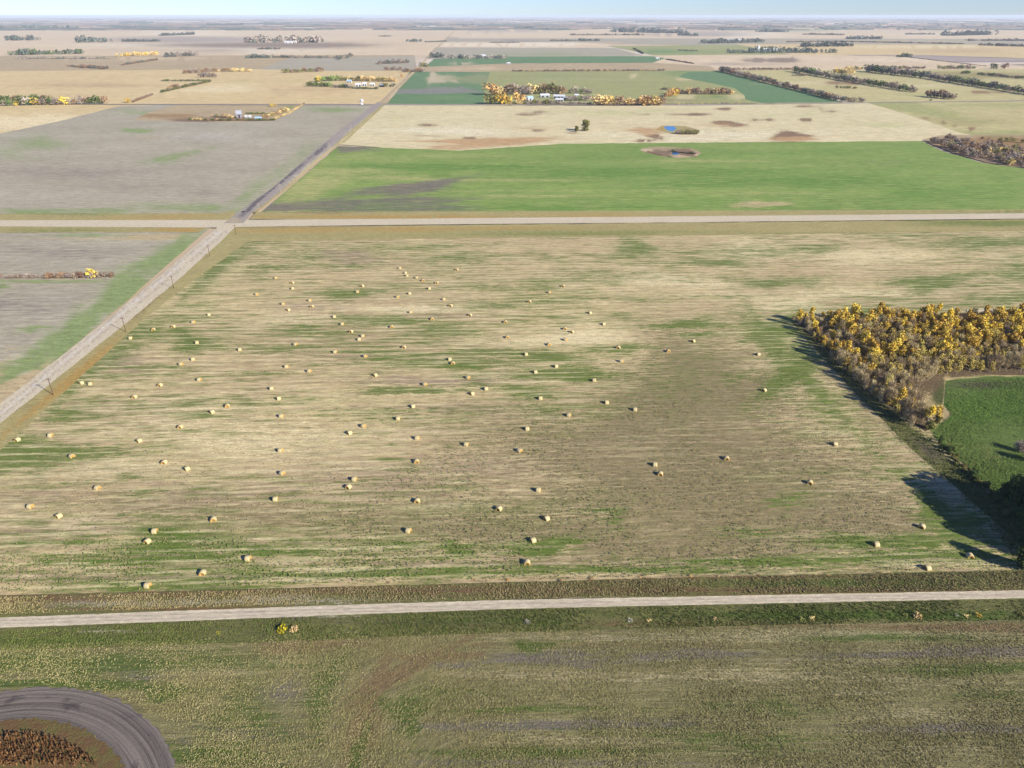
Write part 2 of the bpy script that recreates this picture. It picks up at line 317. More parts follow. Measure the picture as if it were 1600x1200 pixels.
# pale field and the olive one beside it
G('stubble_field', [(602, 164), (980, 166), (1120, 163), (1355, 160), (1420, 175), (1530, 212), (1440, 224), (1240, 222), (880, 226), (720, 236), (640, 234), (540, 227), (525, 226)], PALE,
  [('B', 845, 177, 30, 2.2, .75), ('B', 670, 197, 20, 1.4, .7), ('B', 605, 177, 12, 1.2, .6), ('B', 732, 216, 11, 1.8, .8), ('E', 770, 222, 62, 6, 1.3), ('B', 790, 220, 26, 1.6, .7), ('E', 710, 231, 60, 3, .8), ('B', 840, 205, 16, 1, .7), ('E', 840, 201, 50, 3, .4), ('B', 895, 207, 14, 2, .5), ('B', 1023, 214, 14, 2.4, 1.1), ('B', 1004, 221, 9, 1.2, .9), ('B', 1085, 180, 40, 1, .9), ('B', 1007, 180, 14, .8, .8), ('B', 1130, 192, 18, 1, .9), ('B', 1145, 197, 14, 1.8, 1.1), ('E', 1120, 196, 40, 4, .5),
   ('B', 1185, 189, 14, 1.6, 1.1), ('B', 1258, 188, 10, 1.3, 1), ('B', 1287, 173, 17, 2, .8), ('B', 1237, 214, 28, 3.6, 1.4), ('E', 1240, 218, 40, 4, .9), ('E', 1010, 205, 30, 5, .9), ('B', 1130, 171, 16, .8, .7), ('G', 960, 175, 120, 5, .5), ('G', 620, 185, 40, 12, .35), ('G', 1250, 180, 120, 8, .35), ('P', 1100, 212, 200, 7, .5), ('P', 700, 205, 120, 8, .5), ('B', 1260, 167, 30, .8, .5), ('B', 660, 214, 40, 2, .3), ('B', 990, 190, 60, 1, .3), ('E', 1085, 213, 45, 3, .3), ('B', 1020, 176, 25, .7, .6), ('G', 1380, 195, 70, 6, .5)], 7, .8)
G('pasture', [(1352, 160), (1700, 156), (1700, 224), (1560, 220), (1500, 208), (1420, 180)], STRIPM, [('G', 1420, 170, 110, 7, 1, 10), ('G', 1560, 212, 70, 7, 1), ('E', 1500, 190, 90, 8, .5), ('B', 1475, 192, 90, 1, .9, 14), ('B', 1540, 177, 60, 1, .6), ('B', 1500, 172, 40, .8, .6), ('G', 1560, 165, 90, 3, .6), ('B', 1570, 188, 40, .8, .6)], 9, .8)
G('marsh_ground', [(1440, 219), (1470, 212), (1560, 210), (1700, 214), (1700, 276), (1600, 266), (1540, 254), (1490, 240)], ROUGH, [('B', 1560, 240, 130, 24, .8), ('E', 1550, 222, 60, 7, 1.4), ('G', 1590, 214, 40, 3, .8), ('P', 1580, 254, 30, 4, .9)], 9, .8)
# green crop
G('green_field', [(528, 229), (640, 233), (720, 236), (880, 225), (1440, 221), (1470, 236), (1540, 256), (1700, 278), (1700, 334), (1200, 335), (405, 335), (425, 318)], GREEN,
  [('P', 470, 305, 50, 30, .8, -40), ('P', 540, 265, 70, 13, .6), ('P', 560, 245, 60, 6, .4), ('B', 640, 295, 52, 9, 1.4, -6), ('P', 640, 292, 26, 2, 1), ('B', 580, 322, 125, 11, 1.4), ('P', 640, 322, 60, 2, .9), ('B', 552, 231, 30, 5, 1.4), ('P', 760, 282, 150, 1.6, .7), ('P', 1000, 300, 300, 2, .5), ('P', 820, 307, 160, 1.5, .6), ('P', 620, 279, 110, 1.2, .9), ('E', 1190, 320, 36, 4, 1.4), ('E', 1278, 275, 8, 1, 1), ('G', 700, 262, 120, 6, 1), ('G', 1000, 270, 160, 9, .9), ('G', 1250, 285, 150, 12, .8), ('G', 1100, 240, 250, 6, .5), ('G', 900, 325, 200, 6, .6), ('E', 980, 262, 30, 2.5, .5), ('B', 880, 266, 18, 4, .35), ('P', 1060, 251, 80, 3, .7), ('P', 1350, 257, 100, 3, .3), ('P', 1200, 303, 180, 2.5, .45), ('B', 1385, 254, 30, 3, .3),
   ('E', 450, 270, 80, 5, .9, -38), ('P', 700, 245, 100, 3, .5), ('P', 985, 333, 700, 2.6, .8), ('B', 1150, 236, 150, 1.5, .3), ('G', 1450, 300, 120, 12, .6)], 7, .8)
# pothole slough in the green crop, its banks and its bit of water
G('marsh_ground', [(998, 234), (1020, 230), (1050, 229), (1080, 232), (1096, 239), (1088, 246), (1060, 248), (1030, 244), (1008, 239)], ROUGH, [('B', 1030, 240, 25, 4, 1.2), ('B', 1066, 237, 20, 5, 1.3), ('P', 1080, 244, 22, 2.4, 1.2), ('P', 1010, 236, 14, 2, 1.1), ('G', 1048, 231, 30, 2, .8)], 4, .6)
tw = NT('water', .12); tw.base(C(40, 120, 170, .5)); tw.b.inputs['Specular IOR Level'].default_value = .5
tw.bump(tw.noise(tw.n('ShaderNodeNewGeometry').outputs['Position'], 2.0, 2), .1, .1)
G('marsh_ground', [(1024, 203), (1034, 197), (1070, 197), (1094, 204), (1088, 211), (1064, 211), (1040, 208)], VERGE, [('B', 1078, 207, 16, 4, 1), ('E', 1030, 201, 10, 4, .8)], 4, .5)
G('water', [(1037, 199), (1042, 197.5), (1052, 197.5), (1057, 201), (1052, 206), (1046, 205.5), (1041, 203)], tw.m, (), 4, .2)
G('water', [(1050, 239), (1058, 237.5), (1062, 240), (1057, 243), (1051, 242)], tw.m, (), 4, .2)
# left field beside the gravel road
G('tilled_field', [(-400, 360), (0, 359), (330, 357), (318, 366), (160, 505), (0, 637), (-300, 870), (-400, 700)], GREY,
  [('G', 270, 400, 62, 20, .9, -38), ('G', 190, 460, 60, 20, 1.1, -38), ('G', 110, 530, 60, 22, 1.1, -38), ('G', 40, 575, 50, 10, .9, -30), ('G', 55, 515, 28, 4, .8), ('G', 130, 368, 60, 3, .7), ('E', 230, 372, 70, 5, .9), ('E', 40, 600, 55, 16, 1.3, -30), ('E', -40, 640, 80, 26, 1.3, -35), ('G', 0, 450, 14, 5, .8), ('B', 0, 480, 90, 20, .4), ('B', 80, 395, 120, 10, .35), ('G', 60, 441, 100, 2, .7), ('P', 280, 378, 30, 4, .4), ('G', 60, 560, 90, 12, .6, -25)], 8, .8)
# the hay field with the bales
main_blobs = [('G', x, y, rx, ry, s) for x, y, rx, ry, s in [
 (310, 540, 48, 9, 1), (255, 575, 36, 4, .7), (35, 712, 70, 32, 1.1), (100, 650, 40, 18, .6), (560, 500, 50, 7, .7), (612, 503, 40, 8, 1), (690, 520, 70, 8, .7), (700, 568, 90, 12, .8), (770, 552, 80, 7, .8), (635, 612, 60, 6, 1.1), (590, 645, 70, 6, .6),
 (850, 560, 80, 7, .9), (960, 546, 70, 6, .8), (880, 586, 90, 8, 1), (905, 594, 50, 5, .9), (1080, 508, 50, 8, 1), (1090, 525, 40, 6, .7), (1110, 412, 60, 6, .9), (990, 390, 40, 12, .9), (1280, 390, 30, 8, .8), (1250, 440, 60, 7, .6), (1450, 443, 50, 14, 1), (1200, 445, 60, 6, .7), (1550, 380, 90, 12, .8), (1590, 430, 60, 12, .7), (1560, 470, 60, 10, .7),
 (1210, 520, 40, 22, 1.2), (1245, 570, 40, 40, .9), (1300, 640, 40, 30, .55), (810, 607, 60, 5, .7), (830, 618, 40, 7, .9), (870, 640, 60, 5, .5), (880, 470, 80, 8, .5), (700, 430, 80, 12, .35), (930, 430, 60, 10, .5), (540, 460, 60, 8, .8), (700, 405, 60, 8, .5), (480, 520, 50, 6, .6), (430, 545, 90, 6, .55), (400, 585, 60, 5, .5), (470, 625, 40, 5, .6),
 (240, 828, 40, 6, 1), (290, 838, 50, 5, .6), (270, 872, 110, 12, .95), (130, 880, 100, 9, .7), (430, 862, 120, 10, .75), (560, 880, 90, 8, .5), (718, 862, 22, 14, 1), (840, 857, 60, 11, 1.2), (640, 857, 60, 8, .6), (260, 914, 220, 8, .8), (600, 899, 200, 8, .95), (900, 892, 260, 7, .8), (1350, 850, 90, 12, .9), (1190, 880, 200, 9, .7),
 (1480, 815, 42, 34, 1.2), (1450, 848, 80, 12, 1), (1440, 872, 120, 12, 1.1), (1520, 872, 60, 16, .8), (1230, 785, 40, 12, .6), (1400, 740, 40, 14, .55), (950, 800, 24, 8, .6), (1180, 835, 60, 7, .5), (955, 815, 18, 10, .5), (230, 770, 30, 5, .6), (90, 757, 30, 4, .5), (240, 808, 60, 4, .5), (240, 700, 60, 5, .45), (200, 750, 40, 4, .5),
 (560, 755, 40, 5, .5), (600, 700, 60, 4, .35), (1050, 600, 90, 40, .3), (1150, 590, 60, 10, .4), (300, 480, 50, 7, .55), (230, 520, 26, 8, .8), (380, 395, 30, 10, .6), (420, 420, 60, 9, .5), (600, 390, 80, 8, .45), (860, 440, 90, 6, .5), (1000, 470, 60, 6, .5), (760, 480, 60, 6, .6), (760, 450, 60, 5, .6), (1140, 465, 70, 4, .5), (620, 655, 60, 6, .5),
 (480, 400, 70, 10, .5), (330, 500, 60, 4, .5), (520, 570, 60, 4, .45), (560, 820, 80, 4, .3), (700, 660, 60, 4, .4), (540, 418, 60, 3, .7), (1400, 470, 60, 4, .5)]] + [
 ('G', 340, 420, 90, 12, .75, -42), ('G', 160, 570, 110, 16, .65, -40), ('G', 1340, 680, 90, 14, .5, 45), ('G', 1225, 560, 90, 22, .9, 45)] + [
 ('B', x, y, rx, ry, s) for x, y, rx, ry, s in [
 (540, 402, 48, 9, 1.3), (690, 598, 110, 9, .8), (720, 640, 120, 9, .6), (560, 560, 60, 6, .6), (300, 780, 180, 26, .55), (120, 830, 160, 12, .6), (600, 760, 180, 30, .5), (180, 565, 60, 14, .8), (760, 730, 120, 30, .5), (60, 780, 90, 14, .5), (480, 480, 60, 8, .5), (1050, 740, 200, 26, .4), (330, 905, 200, 6, .9), (60, 905, 150, 8, .8), (760, 883, 260, 4, .9), (1020, 885, 120, 4, .6), (1060, 880, 50, 5, .7),
 (1200, 640, 60, 30, .45), (1000, 690, 160, 22, .55), (700, 495, 60, 5, .6), (880, 425, 60, 6, .4)]] + [
 ('P', x, y, rx, ry, s) for x, y, rx, ry, s in [
 (1040, 440, 100, 12, .75), (900, 530, 90, 14, .8), (1180, 395, 90, 16, .6), (1350, 400, 110, 14, .6), (1150, 465, 110, 9, .5), (660, 485, 90, 7, .8), (460, 500, 100, 9, .5), (760, 590, 60, 6, .6), (1330, 460, 100, 8, .7), (900, 780, 60, 6, .2), (150, 735, 200, 20, .45), (400, 690, 200, 40, .45), (600, 735, 200, 12, .45), (300, 640, 200, 26, .4), (1400, 795, 110, 18, .5), (1350, 770, 90, 8, .5), (1240, 480, 60, 10, .9), (60, 850, 60, 6, .6), (100, 815, 160, 4, .7), (300, 800, 200, 4, .6), (1250, 500, 40, 5, .3), (900, 440, 100, 12, .4), (700, 790, 150, 6, .5)]] + [
 ('E', 1080, 620, 170, 70, .95), ('E', 1050, 850, 480, 60, .8), ('E', 1130, 790, 360, 90, .9), ('E', 1120, 700, 240, 60, .75), ('E', 1350, 600, 90, 60, .6), ('E', 1300, 740, 150, 60, .5), ('E', 620, 870, 200, 26, .35), ('E', 1500, 680, 90, 60, .6),
 ('G', 1450, 560, 60, 40, .6)]
G('hay_field', [(-500, 1150), (-500, 1065), (0, 701), (228, 495), (290, 446), (388, 377), (700, 372), (1000, 369), (1436, 362), (1700, 359), (1900, 357), (2100, 700), (2100, 900), (1600, 894), (1070, 907), (540, 921), (0, 934)], STUB, main_blobs, 6.5, .8)
# right: lawn, wood floor
G('grass_strip', [(1236, 505), (1246, 504), (1320, 580), (1400, 650), (1450, 690), (1530, 760), (1660, 880), (1660, 910), (1600, 893), (1590, 850), (1500, 770), (1420, 700), (1330, 610)], DITCH, [('B', 1450, 705, 30, 8, .8, 42)], 8, 1)
G('green_lawn', [(1476, 597), (1540, 590), (1900, 590), (1900, 900), (1700, 900), (1590, 822), (1530, 750), (1458, 683), (1452, 672), (1482, 655), (1486, 648), (1474, 636), (1476, 615)], LAWN, [('B', 1550, 603, 50, 6, 1), ('G', 1520, 640, 60, 20, .9), ('P', 1500, 700, 90, 8, .35, 35), ('E', 1530, 720, 60, 20, .5), ('G', 1580, 640, 50, 20, .6), ('P', 1480, 690, 20, 6, .7, 40)], 8, 1)
G('wood_floor', [(1236, 497), (1300, 503), (1500, 500), (1900, 496), (1900, 592), (1540, 588), (1478, 592), (1474, 615), (1472, 637), (1484, 650), (1456, 672), (1445, 676), (1400, 645), (1330, 585), (1262, 522)], WOODFLOOR, [('P', 1455, 640, 24, 14, 1.1), ('P', 1470, 655, 18, 12, 1.2), ('G', 1468, 622, 10, 12, 1), ('P', 1477, 605, 4, 20, 1), ('P', 1560, 592, 70, 2, 1)], 8, 1)
# verges and roads round the hay field
G('verge', [(-500, 1090), (-500, 1030), (0, 664), (187, 512), (290, 428), (368, 356), (1700, 343), (1900, 341), (1900, 359), (1436, 364), (1000, 370), (700, 374), (388, 379), (290, 449), (228, 498), (0, 707)], VERGE,
  [('E', 120, 590, 90, 10, .8, -40), ('B', 800, 356, 500, 1.6, .7), ('G', 1000, 366, 400, 3, .6), ('E', 600, 360, 250, 3, .8), ('G', 1560, 350, 120, 5, .9), ('B', 240, 470, 50, 4, .6, -42), ('B', 150, 560, 40, 4, .5, -42)], 8, .8)
G('verge', [(-300, 338), (0, 335), (345, 334), (365, 330), (372, 346), (-300, 348)], VERGE, [('G', 100, 335, 120, 2, .6), ('E', 240, 341, 120, 3, .5)], 8, .8)
G('verge', [(-300, 356), (0, 354), (330, 355), (310, 364), (-300, 366)], VERGE, [('G', 100, 361, 120, 3, .5), ('E', 290, 361, 40, 4, .8)], 8, .8)
G('verge', [(390, 344), (400, 333), (560, 332), (1000, 331), (1700, 328), (1700, 338), (800, 344)], VERGE, [('E', 600, 341, 250, 2, .8), ('E', 1000, 338, 250, 2, .6), ('G', 1500, 333, 300, 2.5, .6), ('B', 500, 333, 70, 2, .7)], 8, .8)
G('gravel_road', [(-400, 347), (0, 345.5), (350, 345), (600, 343.5), (800, 341.5), (1000, 340), (1600, 334.5), (1900, 331), (1900, 340.5), (1600, 343), (1000, 349.5), (800, 351), (600, 353), (372, 356), (340, 357), (0, 355), (-400, 356)], GRAVEL, (), 9, .25)
G('gravel_road', [(-500, 1030), (-500, 985), (0, 634), (84, 568), (167, 502), (253, 430), (346, 351), (372, 352), (350, 374), (280, 438), (189, 514), (90, 593), (0, 665)], GRAVEL, [('B', 0, 645, 340, 362, 1.5, .7, 'L'), ('B', 0, 656, 355, 362, 1.5, .7, 'L'), ('P', 0, 650, 345, 362, 1.5, .8, 'L')], 5, .7, estep=9, rcf=ns_rc)
G('earth_road', [(350, 350), (372, 333), (430, 292), (490, 238), (540, 197), (590, 160), (601, 160), (563, 193), (530, 222), (480, 263), (440, 300), (395, 333), (380, 350)], EARTH, [('B', 570, 178, 430, 296, 1.5, .0, 'L'), ('E', 366, 346, 12, 5, .8), ('B', 440, 285, 60, 2, 1, -40), ('B', 500, 236, 12, 3, 1, -40), ('B', 400, 318, 30, 2.5, 1, -40), ('P', 560, 195, 30, 2, .8, -38), ('P', 480, 262, 50, 1.4, 1.2, -40)], 5, .4)
G('verge', [(601, 161), (604, 163), (566, 198), (540, 222), (520, 232), (486, 262), (440, 302), (400, 334), (396, 333), (440, 299), (480, 262), (530, 221), (563, 192)], VERGE, [('P', 500, 250, 60, 4, .8, -40)], 5, .6)
G('gravel_road', [(592, 162), (616, 139), (643, 113), (667, 90), (701, 56), (716, 43), (716.6, 43), (702, 57), (669.5, 90), (648, 114), (623, 140), (606, 162)], ROUGH, [('P', 612, 150, 30, 2, .9, -48), ('P', 650, 108, 40, 1, .9, -46)], 5, .3)
G('dirt_track', [(-200, 160.5), (180, 163), (600, 163), (760, 163.6), (1100, 163.5), (1340, 160.5), (1700, 156), (1700, 157.2), (1340, 161.7), (1100, 165), (760, 165), (600, 164.6), (180, 164), (-200, 161.6)], EARTH, (), 14, .3)
G('gravel_road', [(1510, 486), (1600, 485), (1900, 483), (1900, 493), (1600, 491), (1510, 489)], GRAVEL, [('G', 1600, 488.5, 60, .8, .9)], 8, .3)
# south road, ditch, foreground field
G('verge', [(-500, 985), (-500, 948), (0, 934), (540, 920), (1070, 906), (1600, 894), (2100, 885), (2100, 920), (1600, 928), (800, 940), (0, 972)], DITCH,
  [('E', 800, 925, 1200, 14, .45), ('P', 250, 945, 260, 7, .6), ('P', 430, 938, 60, 6, .8), ('E', 300, 955, 300, 4, .6), ('B', 900, 925, 600, 3, .8), ('E', 1100, 905, 400, 5, .5), ('P', 820, 938, 900, 2, .4), ('B', 600, 925, 200, 3, .5), ('G', 1300, 915, 300, 6, .6), ('E', 100, 940, 160, 8, .6)], 8, .8)
arcC = at(760, 1262)
def arc_rc(wx, wy):
    dx = wx - arcC.x; dy = wy - arcC.y
    r = np.hypot(dx, dy); ang = np.arctan2(-dx, dy)
    ang = np.where(ang < -1.6, ang + 2 * np.pi, ang)
    right = dx > 0
    return np.where(right, dx, -np.clip(ang, 0, 5) * 55), np.where(right, dy, r)
G('foreground_grass', [(-500, 1015), (0, 1008), (540, 990), (760, 984), (760, 1330), (-500, 1330)], OLIVE,
  [('G', 120, 1040, 260, 22, .7), ('G', 250, 1092, 20, 8, 1.3), ('G', 275, 1082, 14, 8, 1.3), ('G', 80, 1072, 170, 7, 1.1), ('G', 340, 1185, 90, 24, .8), ('G', 380, 1120, 90, 40, .5), ('G', 300, 1030, 160, 12, .5), ('P', 470, 1100, 60, 60, .3), ('P', 300, 1052, 160, 5, .5), ('P', 380, 1055, 100, 6, .5), ('E', 480, 1010, 120, 12, .7), ('E', 60, 1010, 60, 8, .4), ('B', 460, 1085, 60, 26, .5), ('B', 230, 1060, 60, 6, .6), ('E', 290, 1105, 26, 12, .5), ('B', 300, 1180, 20, 16, .7), ('P', 60, 1028, 160, 4, .5), ('B', 400, 1150, 60, 16, .6), ('E', 200, 1075, 120, 6, .5), ('P', 420, 1040, 60, 8, .6), ('B', 150, 1050, 60, 5, .5), ('G', 500, 1090, 26, 50, .7)], 8, 1)
G('foreground_field', [(660, 987), (1070, 976), (1600, 965), (2100, 955), (2100, 1330), (505, 1330), (500, 1240), (505, 1170), (520, 1110), (550, 1060), (590, 1020), (620, 998)], OLIVE,
  [('B', 860, 1033, 110, 9, 1), ('B', 1080, 1027, 80, 8, 1), ('B', 700, 1042, 50, 6, .7), ('B', 800, 1138, 160, 8, 1), ('B', 1000, 1136, 90, 6, .8), ('B', 1500, 1024, 180, 7, .9), ('B', 1500, 1143, 120, 8, .9), ('B', 780, 1195, 200, 6, .6),
   ('E', 620, 1060, 70, 14, 1.1, -28), ('E', 575, 1110, 20, 50, 1.1, 18), ('E', 560, 1160, 20, 50, .9, 10), ('E', 680, 1030, 80, 8, .8), ('E', 900, 1012, 300, 4, .5), ('E', 1500, 984, 250, 5, .8), ('E', 480, 1010, 120, 12, .5), ('E', 60, 1010, 60, 8, .3),
   ('G', 560, 1185, 12, 40, 1, 12), ('G', 640, 1120, 24, 40, .8, 24), ('G', 700, 1085, 60, 12, .5), ('G', 835, 1012, 40, 6, 1.1), ('G', 120, 1040, 220, 20, .6), ('G', 250, 1092, 20, 8, 1.2), ('G', 275, 1082, 14, 8, 1.2), ('G', 80, 1072, 150, 7, 1), ('G', 340, 1185, 60, 20, .8), ('G', 840, 1112, 120, 6, .7), ('G', 850, 1180, 220, 7, .7), ('G', 1200, 1110, 120, 14, .5), ('G', 1380, 1000, 120, 7, .8), ('G', 1500, 1050, 110, 10, .8), ('G', 1150, 1160, 160, 20, .5), ('G', 1550, 1090, 90, 10, .4), ('G', 380, 1120, 90, 30, .5), ('G', 500, 1060, 40, 20, .6), ('G', 300, 1100, 60, 40, .4),
   ('P', 1300, 998, 330, 7, .8), ('P', 1000, 1000, 260, 5, .6), ('P', 900, 1060, 200, 10, .55), ('P', 1200, 1060, 200, 14, .5), ('P', 950, 1160, 250, 7, .5), ('P', 1050, 1042, 0.1, .1, 0), ('P', 1350, 1086, 44, 1.6, 1.4), ('P', 1500, 1147, 90, 1.4, 1.4), ('P', 1040, 1035, 17, 1.4, 1.6), ('P', 1350, 1040, 160, 5, .4), ('P', 1400, 1120, 180, 10, .4), ('P', 540, 1050, 14, 30, .6, 30), ('P', 470, 1100, 60, 50, .3), ('P', 380, 1055, 100, 6, .5), ('P', 610, 1090, 10, 3, .9), ('P', 1450, 1175, 150, 8, .4)], 8, 1, rcf=arc_rc)
G('ditch', [(-500, 1022), (-500, 1000), (0, 984), (400, 968), (800, 954), (1200, 946), (1600, 938), (2100, 930), (2100, 962), (1600, 972), (1200, 981), (800, 992), (400, 1008), (0, 1020)], DITCH,
  [('G', 1350, 965, 350, 6, .9), ('E', 1000, 980, 300, 4, .4), ('B', 700, 975, 300, 5, .5), ('P', 480, 966, 70, 3, .6), ('G', 800, 975, 120, 6, .5), ('P', 180, 990, 60, 3, .4), ('G', 100, 1005, 200, 7, .6)], 8, 1)
G('gravel_road', [(-500, 1004), (-500, 988), (0, 969), (270, 958.5), (540, 949), (800, 941), (1070, 936), (1600, 926), (2100, 917), (2100, 930), (1600, 938.5), (1200, 946.5), (800, 955), (540, 964.5), (270, 975), (0, 985)], GRAVEL, [('B', 0, 974, 540, 954.5, 1.6, .75, 'L'), ('B', 540, 954.5, 1070, 941, 1.5, .75, 'L'), ('B', 1070, 941, 1600, 930.5, 1.4, .75, 'L'), ('B', 0, 980, 540, 960, 1.5, .65, 'L'), ('B', 540, 960, 1070, 946, 1.4, .65, 'L'), ('B', 1070, 946, 1600, 934.5, 1.3, .65, 'L')], 4, .7, estep=9)

# circular dirt track, lower left
pts = [at(0, 1086), at(169, 1091), at(275, 1200)]
(ax, ay), (bx, by), (cx, cy) = [(p.x, p.y) for p in pts]
d = 2 * (ax * (by - cy) + bx * (cy - ay) + cx * (ay - by))
ux = ((ax * ax + ay * ay) * (by - cy) + (bx * bx + by * by) * (cy - ay) + (cx * cx + cy * cy) * (ay - by)) / d
uy = ((ax * ax + ay * ay) * (cx - bx) + (bx * bx + by * by) * (ax - cx) + (cx * cx + cy * cy) * (bx - ax)) / d
RO = math.hypot(ax - ux, ay - uy)
inn = [at(0, 1140), at(131, 1146), at(206, 1200)]
RI = [math.hypot(p.x - ux, p.y - uy) for p in inn]; 
t = NT('track_soil')
rc = t.n('ShaderNodeAttribute', attribute_name='rc').outputs['Vector']
rings = t.noise(t.mapping(rc, (.008, 1.5, 1)), 1, 4, .65, .05)
rings2 = t.noise(t.mapping(rc, (.02, .6, 1), (3, 4, 0)), 1, 3, .6)
fn = t.noise(t.mapping(rc, (.8, 1.6, 1)), 1.4, 4, .7)
bl = t.noise(t.mapping(rc, (.12, .2, 1), (3, 1, 0)), 1, 3, .6)
c = t.mix(t.rng(rings, .38, .62), C(94, 85, 78), C(152, 140, 128))
c = t.mix(t.rng(rings2, .42, .6, 0, .5), c, C(162, 150, 136))
c = t.mix(t.rng(bl, .58, .7, 0, .7), c, C(82, 72, 70))
c = t.mix(t.rng(fn, .3, .7, .0, .25), c, C(70, 62, 58))
t.base(c); t.bump(t.math('ADD', rings, t.math('MULTIPLY', fn, .5)), .8, .5)
def ring(name, r0, r1, mat, n=260, nr=14, jit=.55, z=None):
    ZI[0] += 1; z = ZI[0] * .02
    vs, fs, rc_ = [], [], []
    for i in range(n):
        a = 2 * math.pi * i / n
        for j in range(nr + 1):
            r = r0 + (r1 - r0) * j / nr + (random.uniform(-jit, jit) if j in (0, nr) else 0)
            vs.append((ux + r * math.cos(a), uy + r * math.sin(a), z)); rc_.append((a * RO, r, 0))
    for i in range(n):
        for j in range(nr):
            q = i * (nr + 1) + j; p = ((i + 1) % n) * (nr + 1) + j
            fs.append((q, q + 1, p + 1, p))
    me = mesh(name, vs, fs, mat); a_ = me.attributes.new('rc', 'FLOAT_VECTOR', 'POINT')
    a_.data.foreach_set('vector', np.array(rc_, np.float32).ravel())
    o = link(name, me); o['kind'] = 'structure'; return o
RIN = sum(RI) / 3
ring('dirt_track', RIN, RO, t.m)
t = NT('marsh_soil')
geo = t.n('ShaderNodeNewGeometry').outputs['Position']
n1 = t.noise(geo, .35, 4, .6); n2 = t.noise(geo, 1.6, 4, .7)
c = t.mix(t.rng(n1, .4, .6), C(120, 92, 62), C(116, 110, 60)); c = t.mix(t.rng(n2, .4, .7, 0, .5), c, C(140, 108, 74))
t.base(c); t.bump(n2, .9, .5)
ring('marsh_ground', 0.5, RIN + .3, t.m, nr=6)

# ------------------------------------------------------------------ plant materials
def leaf_mat(name, c1, c2, c3, scale=.5, rough=.8, trans=.25):
    t = NT(name, rough)
    oi = t.n('ShaderNodeObjectInfo'); geo = t.n('ShaderNodeNewGeometry')
    n1 = t.noise(geo.outputs['Position'], scale, 3, .6)
    ri = geo.outputs['Random Per Island']
    c = t.mix(t.rng(n1, .35, .65), c1, c2)
    c = t.mix(t.rng(ri, .55, 1, 0, .8), c, c3)
    hs = t.n('ShaderNodeHueSaturation'); t.l(c, hs.inputs['Color'])
    t.l(t.rng(oi.outputs['Random'], 0, 1, .72, 1.25), hs.inputs['Value'])
    t.l(t.rng(oi.outputs['Random'], 0, 1, .485, .512), hs.inputs['Hue'])
    t.base(hs.outputs[0])
    return t.m
LM = dict(
 gold=leaf_mat('golden_leaves', C(208, 172, 62, .95), C(176, 154, 74, .95), C(228, 196, 86, .95)),
 tan=leaf_mat('tan_leaves', C(206, 180, 124, 1), C(184, 158, 110, 1), C(222, 196, 130, 1)),
 grey=leaf_mat('bare_twigs', C(150, 136, 124, 1), C(132, 120, 112, 1), C(176, 158, 138, 1)),
 mauve=leaf_mat('mauve_twigs', C(140, 124, 108, .95), C(120, 106, 94, .95), C(166, 146, 122, .95)),
 tan2=leaf_mat('thin_olive_tan_leaves', C(176, 156, 84, .95), C(150, 136, 76, .95), C(206, 178, 84, .95)),
 twig=leaf_mat('pale_bare_twigs', C(184, 164, 124, .9), C(154, 138, 104, .9), C(208, 186, 138, .9)),
 olive=leaf_mat('olive_leaves', C(124, 122, 66, .9), C(104, 106, 60, .9), C(160, 150, 82, .9)),
 dark=leaf_mat('dark_green_leaves', C(84, 100, 52, .9), C(66, 84, 44, .9), C(118, 130, 70, .9)),
 blue=leaf_mat('distant_dark_leaves', C(96, 104, 92, .9), C(82, 90, 84, .9), C(120, 122, 108, .9)),
 brown=leaf_mat('rusty_leaves', C(150, 120, 90, .9), C(126, 100, 82, .9), C(178, 144, 104, .9)),
 orange=leaf_mat('orange_leaves', C(214, 174, 104, .9), C(190, 154, 96, .9), C(226, 190, 112, .9)),
 yellow=leaf_mat('bright_yellow_leaves', C(222, 208, 40), C(200, 186, 46), C(236, 226, 70)),
 lime=leaf_mat('lime_leaves', C(140, 162, 88, .9), C(120, 140, 80, .9), C(170, 170, 96, .9)),
 white=leaf_mat('pale_seed_heads', C(206, 200, 180), C(186, 176, 150), C(224, 218, 200)),
 reed=leaf_mat('rusty_reeds', C(146, 110, 64), C(108, 80, 50), C(166, 134, 84), .35),
)
t = NT('bark'); geo = t.n('ShaderNodeTexCoord').outputs['Object']
t.base(t.mix(t.rng(t.noise(t.mapping(geo, (1, 1, .5)), 2.2, 3), .45, .6), C(226, 220, 208), C(120, 110, 100))); BARK = t.m
t = NT('dark_bark'); geo = t.n('ShaderNodeTexCoord').outputs['Object']
t.base(t.mix(t.noise(geo, 3, 3), C(96, 84, 76), C(70, 60, 54))); DBARK = t.m

def tube(V, Fc, p0, p1, r0, r1, n=5):
    p0 = Vector(p0); p1 = Vector(p1); d = (p1 - p0).normalized()
    a = d.orthogonal().normalized(); b = d.cross(a)
    k = len(V)
    for p, r in ((p0, r0), (p1, r1)):
        for i in range(n):
            an = 2 * math.pi * i / n; V.append(tuple(p + (a * math.cos(an) + b * math.sin(an)) * r))
    for i in range(n):
        j = (i + 1) % n; Fc.append((k + i, k + j, k + n + j, k + n + i))
    Fc.append(tuple(k + n + i for i in range(n)))

def leafq(V, Fc, p, s, rs, asp=1.0, updir=None):
    if updir is None: n = Vector((rs.gauss(0, 1), rs.gauss(0, 1), rs.gauss(.4, 1))).normalized()
    else: n = updir
    a = n.orthogonal().normalized(); a.rotate(Matrix.Rotation(rs.uniform(0, 6.28), 3, n)); b = n.cross(a)
    a = a * s * asp; b = b * s
    k = len(V)
    V += [tuple(p - a), tuple(p - b * .8), tuple(p + a), tuple(p + b * .8)]; Fc.append((k, k + 1, k + 2, k + 3))

